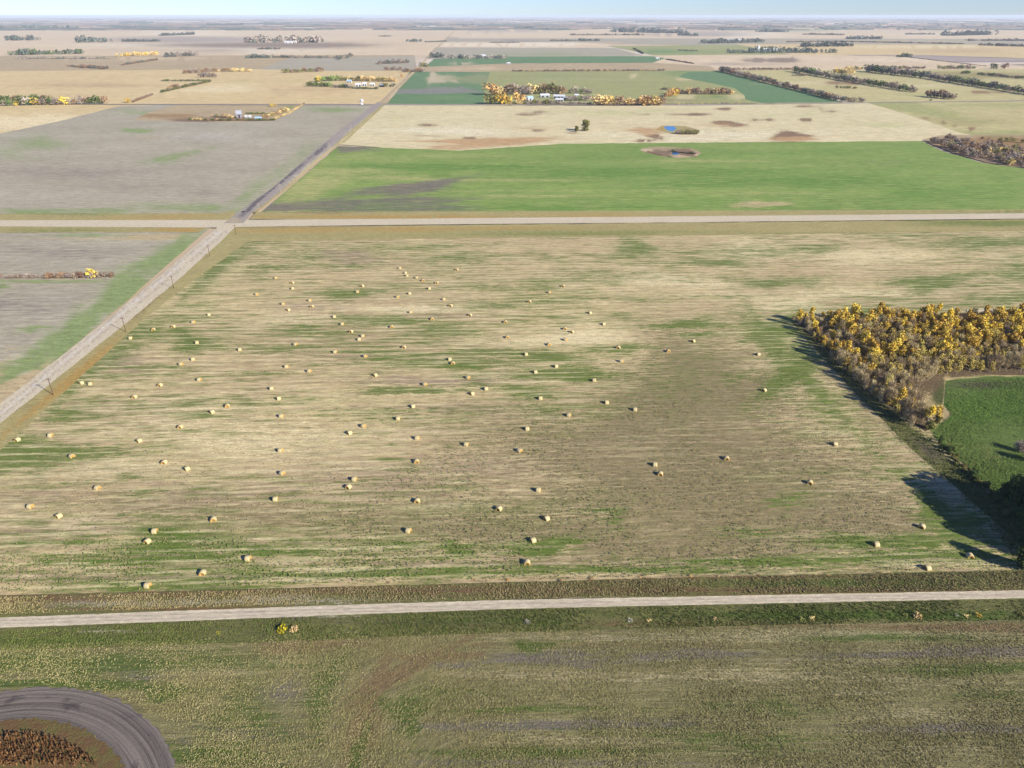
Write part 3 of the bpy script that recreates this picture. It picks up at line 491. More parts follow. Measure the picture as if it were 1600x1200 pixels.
def crown_mesh(name, rs, h0, h1, rad, mat, n=600, s=.4, lobes=9, bare=False, shape=1.0):
    V, Fc = [], []
    L = []
    for i in range(lobes):
        z = rs.uniform(.12, .92); a = rs.uniform(0, 6.28); w_ = math.sin(math.pi * (z ** shape)) ** .7
        rr = rad * .55 * w_ * rs.uniform(.3, 1)
        L.append((Vector((rr * math.cos(a), rr * math.sin(a), h0 + (h1 - h0) * z)), rad * rs.uniform(.32, .6), (h1 - h0) * rs.uniform(.13, .24)))
    for i in range(n):
        c, r, hz = rs.choice(L)
        d = Vector((rs.gauss(0, 1), rs.gauss(0, 1), rs.gauss(0, 1))).normalized() * rs.uniform(.45, 1.05) ** .6
        p = c + Vector((d.x * r, d.y * r, d.z * hz))
        if p.z < .05: p.z = .05
        if bare:
            q = p + Vector((rs.gauss(0, .5) + (p.x) * .12, rs.gauss(0, .5) + p.y * .12, rs.uniform(.5, 1.5))) * s * 2.6
            sd = Vector((rs.gauss(0, 1), rs.gauss(0, 1), 0)).normalized() * s * .16
            k = len(V); V += [tuple(p - sd), tuple(p + sd), tuple(q)]; Fc.append((k, k + 1, k + 2))
        else: leafq(V, Fc, p, s * rs.uniform(.6, 1.3), rs)
    return mesh(name, V, Fc, mat)
def trunk_mesh(name, rs, h, r, mat, limbs=7, top=.9, first=.35):
    V, Fc = [], []
    pts = [Vector((0, 0, -.3))]
    for i in range(1, 5): pts.append(Vector((rs.uniform(-.25, .25) * i * .5, rs.uniform(-.25, .25) * i * .5, h * top * i / 4)))
    for i in range(4): tube(V, Fc, pts[i], pts[i + 1], r * (1 - i * .22), r * (1 - (i + 1) * .22), 6)
    for i in range(limbs):
        f = rs.uniform(first, .9) * 4 * .98; j = int(f); p = pts[j].lerp(pts[j + 1], f - j); a = rs.uniform(0, 6.28); L = h * rs.uniform(.1, .2)
        tube(V, Fc, p, p + Vector((math.cos(a) * L * .8, math.sin(a) * L * .8, L)), r * .3, r * .08, 4)
    return mesh(name, V, Fc, mat)

def proto(kind, rs, h, rad, mats, n, s, bare=False, low=.4, tr=.16, bark=BARK, lobes=10, limbs=7, shape=1.0):
    """unlinked pair of meshes for a tree: (trunk, crown)"""
    return (trunk_mesh(kind + '_trunk', rs, h, tr, bark, limbs), crown_mesh(kind + '_crown', rs, h * low, h, rad, mats, n, s, lobes, bare, shape))
def place_tree(name, pr, p, sc, rz, label, cat, group=None, sz=None):
    root = empty(name, p, rz); root.scale = (sc, sc, sz or sc)
    link('trunk', pr[0], root); link('crown', pr[1], root)
    return tag(root, label, cat, group)

rs = random.Random(3)
ASP = [proto('aspen', rs, rs.uniform(11, 15), rs.uniform(2.8, 4.0), LM['gold'], 520, .42, low=.42, lobes=rs.randrange(7, 13), shape=1.1) for _ in range(5)]
ASPT = [proto('aspen', rs, rs.uniform(9, 12), rs.uniform(2.6, 3.6), LM['tan2'], 420, .36, low=.25, lobes=13) for _ in range(4)]
ASPG = [proto('bare_aspen', rs, rs.uniform(10, 13), 3.2, LM['twig'], 620, .6, bare=True, low=.2, limbs=16, lobes=12) for _ in range(4)]
DARKT = [proto('dark_tree', rs, 12, 4.6, LM['dark'], 6500, .36, low=.05, tr=.35, bark=DBARK, lobes=20) for _ in range(2)]
OLV = [proto('willow', rs, 6, 3.2, LM['olive'], 1400, .3, low=.05, tr=.2, bark=DBARK, lobes=14) for _ in range(2)]
BUSHG = [proto('bush', rs, 5, 2.6, LM['grey'], 1500, .4, bare=True, low=.05, tr=.12, bark=DBARK, lobes=12, limbs=10) for _ in range(2)]

# ------------------------------------------------------------------ the autumn wood on the right
def inpoly(x, y, poly):
    c = False; n = len(poly)
    for i in range(n):
        x0, y0 = poly[i]; x1, y1 = poly[(i + 1) % n]
        if (y0 > y) != (y1 > y) and x < (x1 - x0) * (y - y0) / (y1 - y0) + x0: c = not c
    return c
wood = [(1238, 503), (1300, 506), (1400, 503), (1520, 504), (1640, 500), (1640, 580), (1540, 585), (1470, 588), (1446, 600), (1424, 622), (1432, 645), (1466, 662), (1455, 676), (1440, 684), (1400, 655), (1350, 612), (1290, 558)]
a, b = at(1250, 500), at(1640, 668)
x0, x1 = min(at(1250, 668).x, a.x), at(1640, 500).x
y0, y1 = at(1400, 670).y, at(1400, 500).y
def zone(px, py):
    if px < 1300: return 'narrow western tip'
    row = 'back rows' if py < 530 else 'middle rows' if py < 565 else 'front rows'
    if py > 610: return 'southern tail beside the grass strip'
    return row + (' at the left' if px < 1400 else ' above the lawn' if px < 1500 else ' near the right edge')
placed = []; ng = nt_ = nb_ = 0
def proj(p):
    dx, dy, dz = p.x, p.y, p.z - H
    dep = dy * cp - dz * sp; u = dy * sp + dz * cp
    return 800 + F * dx / dep, 600 - F * u / dep
rs = random.Random(11)
tries = 0
while tries < 30000 and len(placed) < 760:
    tries += 1
    p = Vector((rs.uniform(x0, x1), rs.uniform(y0, y1), 0)); px, py = proj(p)
    if not inpoly(px, py, wood): continue
    if any((p - q).length < 2.7 for q in placed): continue
    placed.append(p)
    edge = (px - 1250) / 1.0 < (py - 500) * 1.12 + 28
    g = math.sin(p.x * .11 + 1) + math.sin(p.y * .09 + p.x * .05) + rs.gauss(0, .8)
    sc = rs.uniform(.62, 1.1) * (.7 if px < 1300 else .9)
    if edge and px > 1262 and rs.random() < .55: kind = 'b'
    elif px > 1360 and py > 572 and py < 640: kind = 'b' if g < .1 else 't'
    elif g > .05 or (py < 530 and g > -1.2): kind = 'g'
    elif g > -1.5: kind = 't'
    else: kind = 'b'
    if kind == 'g' and ng < 290:
        place_tree('aspen_tree', rs.choice(ASP), p, sc, rs.uniform(0, 6.28), 'golden leaved aspen in the %s of the autumn wood' % zone(px, py), 'tree', 'golden aspens in the %s of the corner wood' % zone(px, py)); ng += 1
    elif kind == 't' and nt_ < 290:
        place_tree('half_bare_aspen', rs.choice(ASPT), p, sc * .9, rs.uniform(0, 6.28), 'tan half bare aspen in the %s of the autumn wood' % zone(px, py), 'tree', 'tan aspens in the %s of the corner wood' % zone(px, py)); nt_ += 1
    elif nb_ < 280:
        place_tree('bare_tree', rs.choice(ASPG), p, sc * .85, rs.uniform(0, 6.28), 'grey leafless tree in the %s of the autumn wood' % zone(px, py), 'tree', 'leafless trees in the %s of the corner wood' % zone(px, py)); nb_ += 1
for i, (px, py, s_) in enumerate([(1463, 662, .55), (1452, 672, .6), (1440, 655, .7)]):
    place_tree('willow_bush', OLV[i % 2], at(px, py), s_ * 1.3, i, ['olive bush at the southern tip of the wood by the lawn', 'olive bush at the lowest point of the corner wood', 'olive bush just inside the wood above its southern tip'][i], 'bush')
# trees along the eastern edge of the hay field
tall = [(1630, 806, 1.7), (1646, 824, 1.9), (1660, 842, 1.85), (1682, 862, 1.85), (1704, 884, 1.85), (1730, 905, 1.8), (1690, 840, 1.8), (1720, 870, 1.8)]
for i, (px, py, s_) in enumerate(tall):
    place_tree('broadleaf_tree', DARKT[i % 2], at(px, py), s_, i * 1.3, 'tall dark tree in the row past the right edge, shading the field corner', 'tree', 'tall dark trees along the eastern field edge')
place_tree('broadleaf_tree', DARKT[0], at(1584, 786), 1.0, 2.1, 'dark green tree beside the lawn near the right edge', 'tree')
place_tree('broadleaf_tree', DARKT[1], at(1597, 890), .85, 4.1, 'dark green tree at the corner where field edge meets the south verge', 'tree')
place_tree('broadleaf_tree', DARKT[1], at(1568, 776), .5, 3.1, 'smaller dark green tree against the lawn, left of the larger one', 'tree')
place_tree('bare_bush', BUSHG[0], at(1590, 707), 1.0, 1, 'pale grey leafless bush alone on the green lawn', 'bush')
place_tree('bare_bush', BUSHG[1], at(1606, 722), 1.1, 2, 'grey leafless bush on the lawn cut by the right edge', 'bush')
for i in range(56):
    u = rs.random(); px = 1462 + 122 * u + rs.uniform(-6, 6); py = 690 + 122 * u + rs.uniform(-5, 5)
    place_tree('hedge_bush', OLV[i % 2] if i % 4 else DARKT[i % 2], at(px, py), (.25 + .35 * rs.random()) * (1 if i % 4 else .55), rs.uniform(0, 6), 'low dark bush in the hedge between hay field and lawn', 'bush', 'low bushes along the lawn edge', sz=.2 + .2 * rs.random())
# lone willow clump in the pale field
place_tree('willow_tree', OLV[0], at(914, 205), up_m(17, at(914, 205)) / 6, 0, 'lone olive willow clump in the pale stubble field', 'tree')
place_tree('willow_tree', OLV[1], at(901, 206), up_m(9, at(901, 206)) / 6, 0, 'small low willow touching the left of the lone clump', 'tree')

# ------------------------------------------------------------------ hedgerows and shelter belts
def small_tree(name, rs, mat, n, s, wide):
    """single low-detail plant 1 m high; leaf clumps and a short stem"""
    V, Fc = [], []
    tube(V, Fc, (0, 0, -.05), (0, 0, .5), .035, .02, 4)
    for i in range(n):
        k = rs.randrange(5); cx_ = math.cos(k * 1.3 + 1) * .22 * wide; cy_ = math.sin(k * 1.3 + 1) * .22 * wide; cz = .35 + .32 * ((k * 37) % 5) / 5
        d = Vector((rs.gauss(0, 1), rs.gauss(0, 1), rs.gauss(0, 1))).normalized() * rs.uniform(.5, 1)
        p = Vector((cx_ + d.x * .3 * wide, cy_ + d.y * .3 * wide, max(.03, cz + d.z * .33)))
        leafq(V, Fc, p, s * rs.uniform(.6, 1.4), rs)
    return mesh(name, V, Fc, mat)
rs = random.Random(5)
ST = {k: [small_tree(k + '_tree', rs, LM[k], 170, .075, 1.0) for _ in range(3)] for k in LM}
CNT = {}
def belt(pts, hpx, kinds, label, cat='tree', name=None, group=None, spacing=.55, var=.35, deep=0.0, rs=random.Random(9)):
    """single plants set along a line; the tiny far rows nobody could count become one object"""
    X = sum(p[0] for p in pts) / len(pts); Y = sum(p[1] for p in pts) / len(pts)
    if name is None:
        name = 'field_shrub' if cat == 'shrub' else 'hedgerow_tree' if 'slanting hedgerow' in (group or '') or 'broken' in (group or '') else 'shelter_belt_tree' if X > 740 else 'roadside_tree'
    stuff = hpx <= 4 or (cat == 'shrub' and hpx <= 5 and Y < 200)
    acc = []
    for (xa, ya), (xb, yb) in zip(pts, pts[1:]):
        A, B = at(xa, ya), at(xb, yb); L = (B - A).length
        hm = up_m(hpx, (A + B) / 2) * 1.12; n = max(1, int(L / (hm * spacing * (1 if stuff else 1.25))))
        for i in range(n):
            p = A.lerp(B, (i + rs.uniform(.2, .8)) / n); p.y += rs.uniform(-1, 1) * deep * hm
            hh = up_m(hpx, p) * 1.12 * rs.uniform(1 - var, 1 + var * .6)
            k = rs.choice(kinds); me = rs.choice(ST[k]); wd = hh * rs.uniform(1.05, 1.5); rz = rs.uniform(0, 6.28)
            if stuff: acc.append((me, Matrix.Translation(p) @ Matrix.Rotation(rz, 4, 'Z') @ Matrix.Diagonal((wd, wd, hh, 1)))); continue
            o = link(name, me); o.location = p; o.scale = (wd, wd, hh); o.rotation_euler = (0, 0, rz); tag(o, label, cat, group or label)
            CNT[name] = CNT.get(name, 0) + 1
    if stuff:
        V, Fc, FM, mats = [], [], [], []
        for me, M in acc:
            if me.materials[0] not in mats: mats.append(me.materials[0])
            mi = mats.index(me.materials[0]); k = len(V)
            V += [tuple(M @ v.co) for v in me.vertices]; Fc += [tuple(i + k for i in f.vertices) for f in me.polygons]; FM += [mi] * len(me.polygons)
        nm = 'shrub_row' if cat == 'shrub' else 'tree_row'
        o = link(nm, mesh(nm, V, Fc, mats, FM)); tag(o, 'continuous row, each a ' + label, cat + ' row', kind='stuff')
def one(px, py, hpx, k, label, name='bush', cat='bush', wide=1.1):
    p = at(px, py); h = up_m(hpx, p); o = link(name, ST[k][0]); o.location = p; o.scale = (h * wide, h * wide, h); o.rotation_euler = (0, 0, px)
    return tag(o, label, cat)
belt([(1125, 111), (1229, 137), (1310, 158), (1352, 160)], 7.5, ['mauve', 'grey', 'brown', 'blue'], 'grey leafless tree in the long hedgerow beside the green field at right', group='trees in the nearest slanting hedgerow')
belt([(1240, 112), (1300, 123), (1430, 145)], 9.5, ['mauve', 'grey', 'dark'], 'grey tree in the middle slanting hedgerow of the three at right', group='trees in the middle slanting hedgerow')
belt([(1446, 151), (1490, 156)], 11, ['mauve', 'mauve', 'brown'], 'grey tree in the short dense clump at the middle hedgerow end', group='trees in the clump ending the middle hedgerow', spacing=.35)
belt([(1353, 112), (1450, 123), (1600, 147), (1680, 160)], 10, ['mauve', 'blue', 'dark', 'grey'], 'dark tree in the farthest right slanting hedgerow', group='trees in the right slanting hedgerow', spacing=.5)
belt([(1300, 115), (1332, 117)], 8, ['tan', 'olive', 'gold'], 'yellowing tree in the clump behind the middle hedgerow', group='yellowing clump behind the middle hedgerow')
belt([(1140, 109.5), (1236, 109.5)], 3.5, ['brown', 'mauve'], 'low scrub tree along the field line behind the slanting hedgerows', group='scrub along the far field line', spacing=.9)
belt([(1320, 109), (1348, 109)], 5, ['olive', 'tan'], 'olive tree between the tops of two slanting hedgerows', group='olive trees between two hedgerow tops')
belt([(1378, 108), (1445, 108)], 5, ['brown', 'olive', 'mauve'], 'brownish tree in the broken row above the right hedgerow', group='broken tree row above the right hedgerow')
belt([(1465, 108), (1522, 108)], 6, ['olive', 'mauve', 'dark'], 'dark tree in the dense part of the broken row at right', group='dense part of the broken tree row')
belt([(1545, 108), (1572, 108)], 9, ['brown', 'dark'], 'large brown tree at the right end of the broken row', group='large trees ending the broken row', spacing=.8)
belt([(1500, 115), (1516, 116)], 5, ['dark'], 'dark tree in the small knot below the broken row', group='small knot of trees below the broken row')
belt([(1526, 117), (1600, 124), (1660, 128)], 5, ['mauve', 'dark'], 'dark shrub of the thin row at the far right between fields', 'shrub', group='thin shrub row at far right', spacing=.9)
belt([(1238, 119), (1262, 119)], 5, ['mauve'], 'grey shrub in the knot between the first two hedgerows', 'shrub', group='shrub knot between hedgerows')
belt([(1306, 138), (1340, 139)], 4, ['olive', 'brown'], 'low olive shrub in the brown patch between hedgerows', 'shrub', group='shrubs in the brown patch between hedgerows', spacing=.9)
belt([(1411, 89), (1542, 104)], 1.4, ['dark', 'mauve'], 'tiny dark shrub in the thin line crossing the pale field at upper right', 'shrub', group='thin shrub line across the far pale field', spacing=1.6)
one(1454, 158, 4, 'dark', 'single small dark shrub on the dirt track below the hedgerow clump')
# the farm yard trees, centre
belt([(764, 149), (784, 149)], 17, ['gold', 'orange', 'tan'], 'tall yellow tree in the back corner of the central farm shelter belt', group='yellow back corner trees of the central farm', spacing=.3)
belt([(785, 148), (812, 148)], 15, ['brown', 'mauve'], 'brown leafless tree in the back row of the central farm shelter belt', group='brown back row of the central farm', spacing=.3)
belt([(812, 148), (830, 148)], 13, ['mauve', 'grey'], 'grey leafless tree in the back row of the central farm shelter belt', group='grey back row of the central farm', spacing=.3)
belt([(830, 147), (884, 147)], 14, ['tan', 'brown', 'olive'], 'tan tree in the right half of the central farm back row', group='tan back row of the central farm', spacing=.3)
belt([(885, 146), (925, 147)], 9, ['lime', 'grey'], 'greenish shrub at the right end of the central farm back row', 'shrub', group='greenish shrubs behind the central farm')
belt([(761, 163), (796, 163)], 18, ['gold', 'orange', 'olive'], 'tall yellow tree at the front left corner of the central farm', group='yellow front corner trees of the central farm', spacing=.26)
belt([(803, 162), (815, 162)], 14, ['gold', 'orange'], 'orange tree beside the yard entrance of the central farm', group='orange trees at the central farm entrance', spacing=.4)
belt([(797, 163), (862, 164)], 7, ['tan', 'olive', 'grey'], 'low tan tree in the front row of the central farm', group='low front row of the central farm', spacing=.5)
belt([(862, 164), (925, 164)], 6, ['grey', 'mauve'], 'low grey tree in the front row of the central farm', group='low grey front row of the central farm', spacing=.5)
belt([(886, 158), (925, 157)], 8, ['lime', 'grey'], 'pale green tree right of the central farm sheds', group='pale green trees right of the farm sheds', spacing=.5)
belt([(927, 164), (1034, 165)], 13, ['tan', 'orange', 'brown', 'tan'], 'tan leaved tree in the shelter belt running right from the central farm', group='shelter belt right of the central farm', spacing=.3)
belt([(1020, 164), (1036, 164)], 13, ['gold'], 'golden tree near the end of the shelter belt right of the farm', group='golden trees ending the shelter belt', spacing=.5)
belt([(1040, 152), (1056, 150)], 11, ['orange', 'gold'], 'orange tree at the left tip of the brown wood by the dirt ring', group='orange trees tipping the brown wood', spacing=.4)
belt([(1046, 147), (1146, 148)], 9, ['brown', 'brown', 'tan', 'mauve'], 'brown tree of the low wood above the bare dirt ring', group='brown wood above the dirt ring', spacing=.32)
belt([(1032, 140), (1046, 141)], 4, ['dark', 'grey'], 'dark shrub left of the brown wood', 'shrub', group='dark shrubs left of the brown wood')
belt([(800, 112), (1037, 111)], 3, ['brown', 'mauve', 'tan'], 'tiny brown shrub in the long row behind the olive pasture', 'shrub', group='shrub row behind the olive pasture', spacing=.8)
belt([(1050, 164), (1160, 162)], 2.5, ['tan', 'grey'], 'tiny shrub on the track beside the dirt ring', 'shrub', group='shrubs on the track by the dirt ring', spacing=2.5)
# farm with white sheds left of the road
belt([(480, 135), (520, 136)], 7, ['lime', 'dark', 'olive'], 'green tree at the left end of the roadside farm belt', group='green trees left of the roadside farm', spacing=.35)
belt([(492, 128), (534, 126)], 8, ['dark', 'lime', 'gold'], 'green and yellow tree in the back row of the roadside farm', group='green back row of the roadside farm', spacing=.35)
belt([(534, 126), (620, 128)], 7, ['tan', 'olive', 'tan'], 'yellowing tree in the right part of the roadside farm back row', group='yellowing back row of the roadside farm', spacing=.35)
belt([(520, 137), (552, 138)], 6, ['lime', 'grey', 'blue'], 'grey green tree in front of the roadside farm', group='front trees of the roadside farm', spacing=.4)
belt([(550, 139), (590, 139.5)], 3.4, ['blue', 'dark'], 'low dark hedge shrub before the white farm sheds', 'shrub', group='low hedge before the white farm sheds', spacing=.6)
belt([(592, 136), (616, 136)], 6, ['blue', 'dark', 'olive'], 'dark tree between the white sheds and the road', group='dark trees beside the roadside farm', spacing=.5)
one(628, 121, 6, 'orange', 'round orange tree at the roadside beyond the farm', 'roadside_tree', 'tree')
one(200, 161, 9, 'gold', 'bright yellow tree alone at the track left of the old farmyard', 'yellow_tree', 'tree')
one(475, 163, 3, 'olive', 'small olive bush on the track above the tilled field')
# old farmyard
belt([(296, 188), (345, 189)], 4, ['dark', 'brown', 'tan'], 'dark low bush at the left of the old farmyard', 'shrub', group='low bushes left of the old farmyard', spacing=.8)
belt([(332, 183), (366, 185)], 6, ['tan', 'olive', 'grey'], 'tan bush left of the grey barn', 'shrub', group='bushes left of the grey barn', spacing=.5)
belt([(338, 189), (430, 188.5)], 3.5, ['olive', 'brown', 'dark'], 'low bush along the front edge of the old farmyard', 'shrub', group='bushes along the old farmyard edge', spacing=.6)
belt([(384, 178), (422, 179)], 3, ['dark', 'olive'], 'dark low bush behind the small sheds of the old farmyard', 'shrub', group='bushes behind the small sheds', spacing=.7)
belt([(408, 186), (450, 174)], 6, ['tan', 'olive', 'brown'], 'yellowing bush at the right end of the old farmyard', 'shrub', group='bushes right of the old farmyard', spacing=.4)
belt([(424, 167), (434, 166)], 5, ['gold', 'tan'], 'small yellow tree above the right end of the old farmyard', group='small yellow trees above the old farmyard')
belt([(424, 188), (452, 178), (473, 164)], 2.5, ['tan', 'brown'], 'low tan shrub along the slanting edge of the old farmyard', 'shrub', group='shrubs on the slanting farmyard edge', spacing=.8)
# left middle distance
belt([(252, 127), (328, 127)], 3, ['dark', 'mauve'], 'dark shrub in the level hedge within the warm stubble field', 'shrub', group='level hedge in the warm stubble', spacing=.6)
belt([(252, 145), (329, 128)], 4, ['dark', 'mauve', 'olive'], 'dark shrub in the slanting hedge within the warm stubble field', 'shrub', group='slanting hedge in the warm stubble', spacing=.6)
belt([(262, 142), (276, 139)], 7, ['brown'], 'round brown tree in the slanting hedge', group='round trees in the slanting hedge', spacing=.6)
belt([(208, 160), (238, 149)], 3.5, ['brown', 'mauve'], 'low shrub in the short hedge right of the yellow tree', 'shrub', group='short hedge right of the yellow tree', spacing=.7)
belt([(288, 115), (330, 113)], 6, ['grey', 'brown'], 'grey brown tree at the left of the scrub strip above the warm stubble', group='left of the scrub strip', spacing=.5)
belt([(311, 121), (338, 121)], 7, ['grey', 'mauve'], 'grey tree in the small knot below the scrub strip', group='small knot below the scrub strip', spacing=.4)
belt([(330, 112), (393, 112)], 5, ['tan', 'brown'], 'tan shrub at the right of the scrub strip above the warm stubble', 'shrub', group='right of the scrub strip', spacing=.5)
belt([(443, 114), (504, 112)], 6.5, ['grey', 'brown', 'olive'], 'brown tree in the clump at the corner of the far tilled field', group='clump at the far tilled field corner', spacing=.4)
belt([(602, 110), (628, 110)], 5, ['mauve', 'brown'], 'mauve leafless tree left of the road beyond the farm', group='mauve trees left of the far road', spacing=.5)
belt([(628, 113), (662, 113)], 6, ['mauve', 'grey', 'brown'], 'grey leafless tree across the far road beyond the farm', group='grey trees across the far road', spacing=.4)
belt([(-20, 166), (168, 162)], 12, ['brown', 'grey', 'dark', 'grey', 'gold'], 'tree of the mixed brown shelter belt at far left', group='mixed shelter belt at far left', spacing=.42)
belt([(-20, 158), (80, 156)], 9, ['dark', 'brown'], 'dark tree in the rear row of the far left shelter belt', group='rear row of the far left belt', spacing=.5)
# hedge in the left field
belt([(-20, 436), (62, 435)], 7.5, ['mauve', 'brown', 'grey'], 'low brown shrub in the left run of the hedge in the left field', 'shrub', 'hedge_shrub', 'left run of the short hedge', spacing=.38)
belt([(72, 436), (166, 434)], 9, ['mauve', 'brown', 'grey'], 'low brown shrub in the right run of the hedge in the left field', 'shrub', 'hedge_shrub', 'right run of the short hedge', spacing=.36)
one(145, 434, 17, 'gold', 'yellow bush standing in the hedge in the left field')
one(174, 434, 10, 'brown', 'round brown bush ending the hedge in the left field')
# scrub at the right edge of the green field
rs = random.Random(21)
scrub = [(1450, 220), (1480, 217), (1530, 226), (1620, 238), (1640, 268), (1590, 262), (1530, 250), (1490, 238)]
n = 0; tr_ = 0
while n < 200 and tr_ < 6000:
    tr_ += 1
    px, py = rs.uniform(1445, 1640), rs.uniform(214, 268)
    if not inpoly(px, py, scrub): continue
    k = rs.choice(['mauve', 'mauve', 'grey', 'brown'] if px + py * 1.2 < 1830 else ['mauve', 'olive', 'brown', 'grey', 'tan'])
    p = at(px, py); hh = up_m(rs.uniform(7, 12), p); o = link('scrub_tree', rs.choice(ST[k])); o.location = p; o.scale = (hh, hh, hh); o.rotation_euler[2] = rs.uniform(0, 6)
    tag(o, 'grey mauve scrub tree in the wet corner right of the green crop', 'tree', 'scrub trees in the wet corner'); n += 1
for px, py, k, h in [(1487, 231, 'lime', 11), (1524, 241, 'gold', 8), (1531, 243, 'yellow', 6), (1573, 222, 'olive', 9), (1562, 222, 'olive', 8), (1583, 222, 'olive', 8), (1598, 224, 'olive', 8), (1534, 218, 'brown', 5), (1545, 219, 'brown', 5)]:
    one(px, py, h, k, {1487: 'lime green tree among the grey scrub of the wet corner', 1524: 'golden bush in the middle of the wet corner scrub', 1531: 'bright yellow bush beside the golden one in the wet corner', 1573: 'middle olive bush of the three behind the wet corner', 1562: 'left olive bush of the three behind the wet corner', 1583: 'right olive bush of the three behind the wet corner', 1598: 'olive bush cut by the right edge behind the wet corner', 1534: 'left of two rusty bushes at the wet corner back', 1545: 'right of two rusty bushes at the wet corner back'}[px])
belt([(1058, 210), (1090, 210)], 6, ['grey', 'olive'], 'grey willow shrub at the right of the small blue pond', 'shrub', group='willows right of the blue pond', spacing=.35)
belt([(1050, 238), (1086, 242)], 4, ['brown', 'dark', 'mauve'], 'dark shrub growing in the slough within the green crop', 'shrub', group='shrubs in the slough', spacing=.6)
belt([(1012, 238), (1052, 247)], 2, ['mauve', 'brown'], 'low brown shrub on the front bank of the slough', 'shrub', group='shrubs on the slough bank', spacing=1)

# far woods that read as one mass
def far_wood(x0_, y0_, x1_, y1_, hpx, kinds, label, dens=1.0):
    V, Fc, FM = [], [], []
    mats = [LM[k] for k in kinds]
    A, B = at(x0_, y0_), at(x1_, y1_); L = (B - A).length; hm = up_m(hpx, (A + B) / 2) * .85; n = int(max(6, L / hm * 5.5 * dens))
    r_ = random.Random(int(x0_ * 7 + y0_))
    prof = [r_.uniform(.55, 1.1) for _ in range(40)]
    for i in range(n):
        u = r_.random(); p = A.lerp(B, u); p.y += r_.gauss(0, 1) * hm * 1.5; h = hm * 1.15 * prof[int(u * 39.9)] * r_.uniform(.6, 1.15)
        mi = r_.randrange(len(mats))
        for q in range(22):
            d = Vector((r_.gauss(0, 1), r_.gauss(0, 1), r_.gauss(0, 1))).normalized()
            c_ = p + Vector((d.x * h * .45, d.y * h * .45, h * .52 + d.z * h * .45)); k0 = len(Fc)
            leafq(V, Fc, c_, h * .2, r_); FM.append(mi)
    o = link('distant_wood', mesh('distant_wood', V, Fc, mats, FM)); tag(o, label, 'wood', kind='stuff'); return o
far_wood(380, 66, 504, 66, 9, ['mauve', 'blue', 'grey'], 'long grey blue wood around white farm sheds, upper left of centre')
FW = [(190, 65, 248, 65, 4, 'blue'), (250, 56, 304, 54, 4, 'blue'), (186, 88, 243, 86, 6, 'tan'), (257, 89, 306, 87, 6, 'grey'), (388, 91, 427, 90, 6, 'blue'), (427, 90, 545, 91, 4, 'mauve'), (192, 102, 246, 94, 3, 'brown'), (403, 77, 438, 77, 3, 'mauve'), (635, 65, 660, 65, 4, 'blue'), (664, 66, 698, 65, 2, 'blue'),
 (590, 100, 640, 98, 5, 'mauve'), (655, 104, 669, 104, 5, 'olive'), (952, 50, 1075, 52, 6, 'blue'), (891, 55, 1006, 55, 2.5, 'mauve'), (902, 64, 936, 64, 4, 'blue'), (860, 64, 900, 64, 2.5, 'mauve'), (765, 67, 812, 67, 2, 'mauve'), (1060, 55, 1090, 56, 4, 'blue'), (1139, 83, 1303, 82, 7, 'blue'), (1175, 79, 1240, 80, 6, 'dark'), (1252, 73, 1330, 72, 7, 'blue'), (1094, 68, 1187, 66, 6, 'blue'), (1124, 46, 1158, 44, 3, 'blue'), (1176, 41, 1230, 42, 1.5, 'mauve'), (1182, 50, 1229, 50, 4, 'blue'), (1252, 54, 1320, 55, 2.5, 'mauve'),
 (1323, 61, 1376, 61, 5, 'blue'), (1478, 56, 1549, 54, 6, 'blue'), (1416, 54, 1460, 54, 2.5, 'mauve'), (1514, 64, 1640, 64, 3.5, 'mauve'), (1532, 71, 1640, 74, 4, 'mauve'), (1300, 65, 1505, 69, 2, 'mauve'), (1229, 66, 1300, 65, 2, 'brown'), (1401, 89, 1424, 89, 5, 'dark'), (20, 86, 130, 84, 8, 'dark'), (125, 66, 166, 66, 9, 'blue'), (10, 63, 60, 63, 7, 'blue'), (0, 46, 120, 45, 5, 'blue'), (188, 37, 240, 36, 3, 'blue'), (325, 40, 380, 39, 3, 'blue'), (700, 40, 745, 40, 2, 'blue'), (820, 45, 832, 44, 3, 'blue'), (843, 46, 856, 46, 3, 'blue'), (900, 36, 925, 36, 2, 'blue'), (1110, 36, 1150, 36, 2, 'blue'), (530, 93, 550, 88, 5, 'mauve'), (590, 57, 612, 57, 2, 'mauve'), (1020, 44, 1040, 44, 2, 'blue'), (1340, 43, 1420, 44, 2, 'blue'), (1060, 79, 1090, 80, 2, 'olive'), (110, 104, 166, 108, 4, 'brown'), (990, 76, 1005, 84, 2, 'olive'), (673, 90, 692, 90, 7, 'blue'), (692, 91, 790, 91, 5, 'grey'), (30, 92, 170, 92, 3, 'grey'), (1040, 93, 1085, 100, 2, 'brown')]
for i, (xa, ya, xb, yb, h, k) in enumerate(FW):
    look = {'blue': 'blue grey', 'tan': 'yellowish', 'grey': 'grey', 'mauve': 'mauve grey', 'brown': 'brown', 'olive': 'olive', 'dark': 'dark'}[k]
    far_wood(xa, ya, xb, yb, h, [k, 'blue'] if k != 'tan' else ['tan', 'gold'], '%s strip of distant wood %d percent across and %d percent down the photo' % (look, max(0, round((xa + xb) / 32)), round((ya + yb) / 24)))
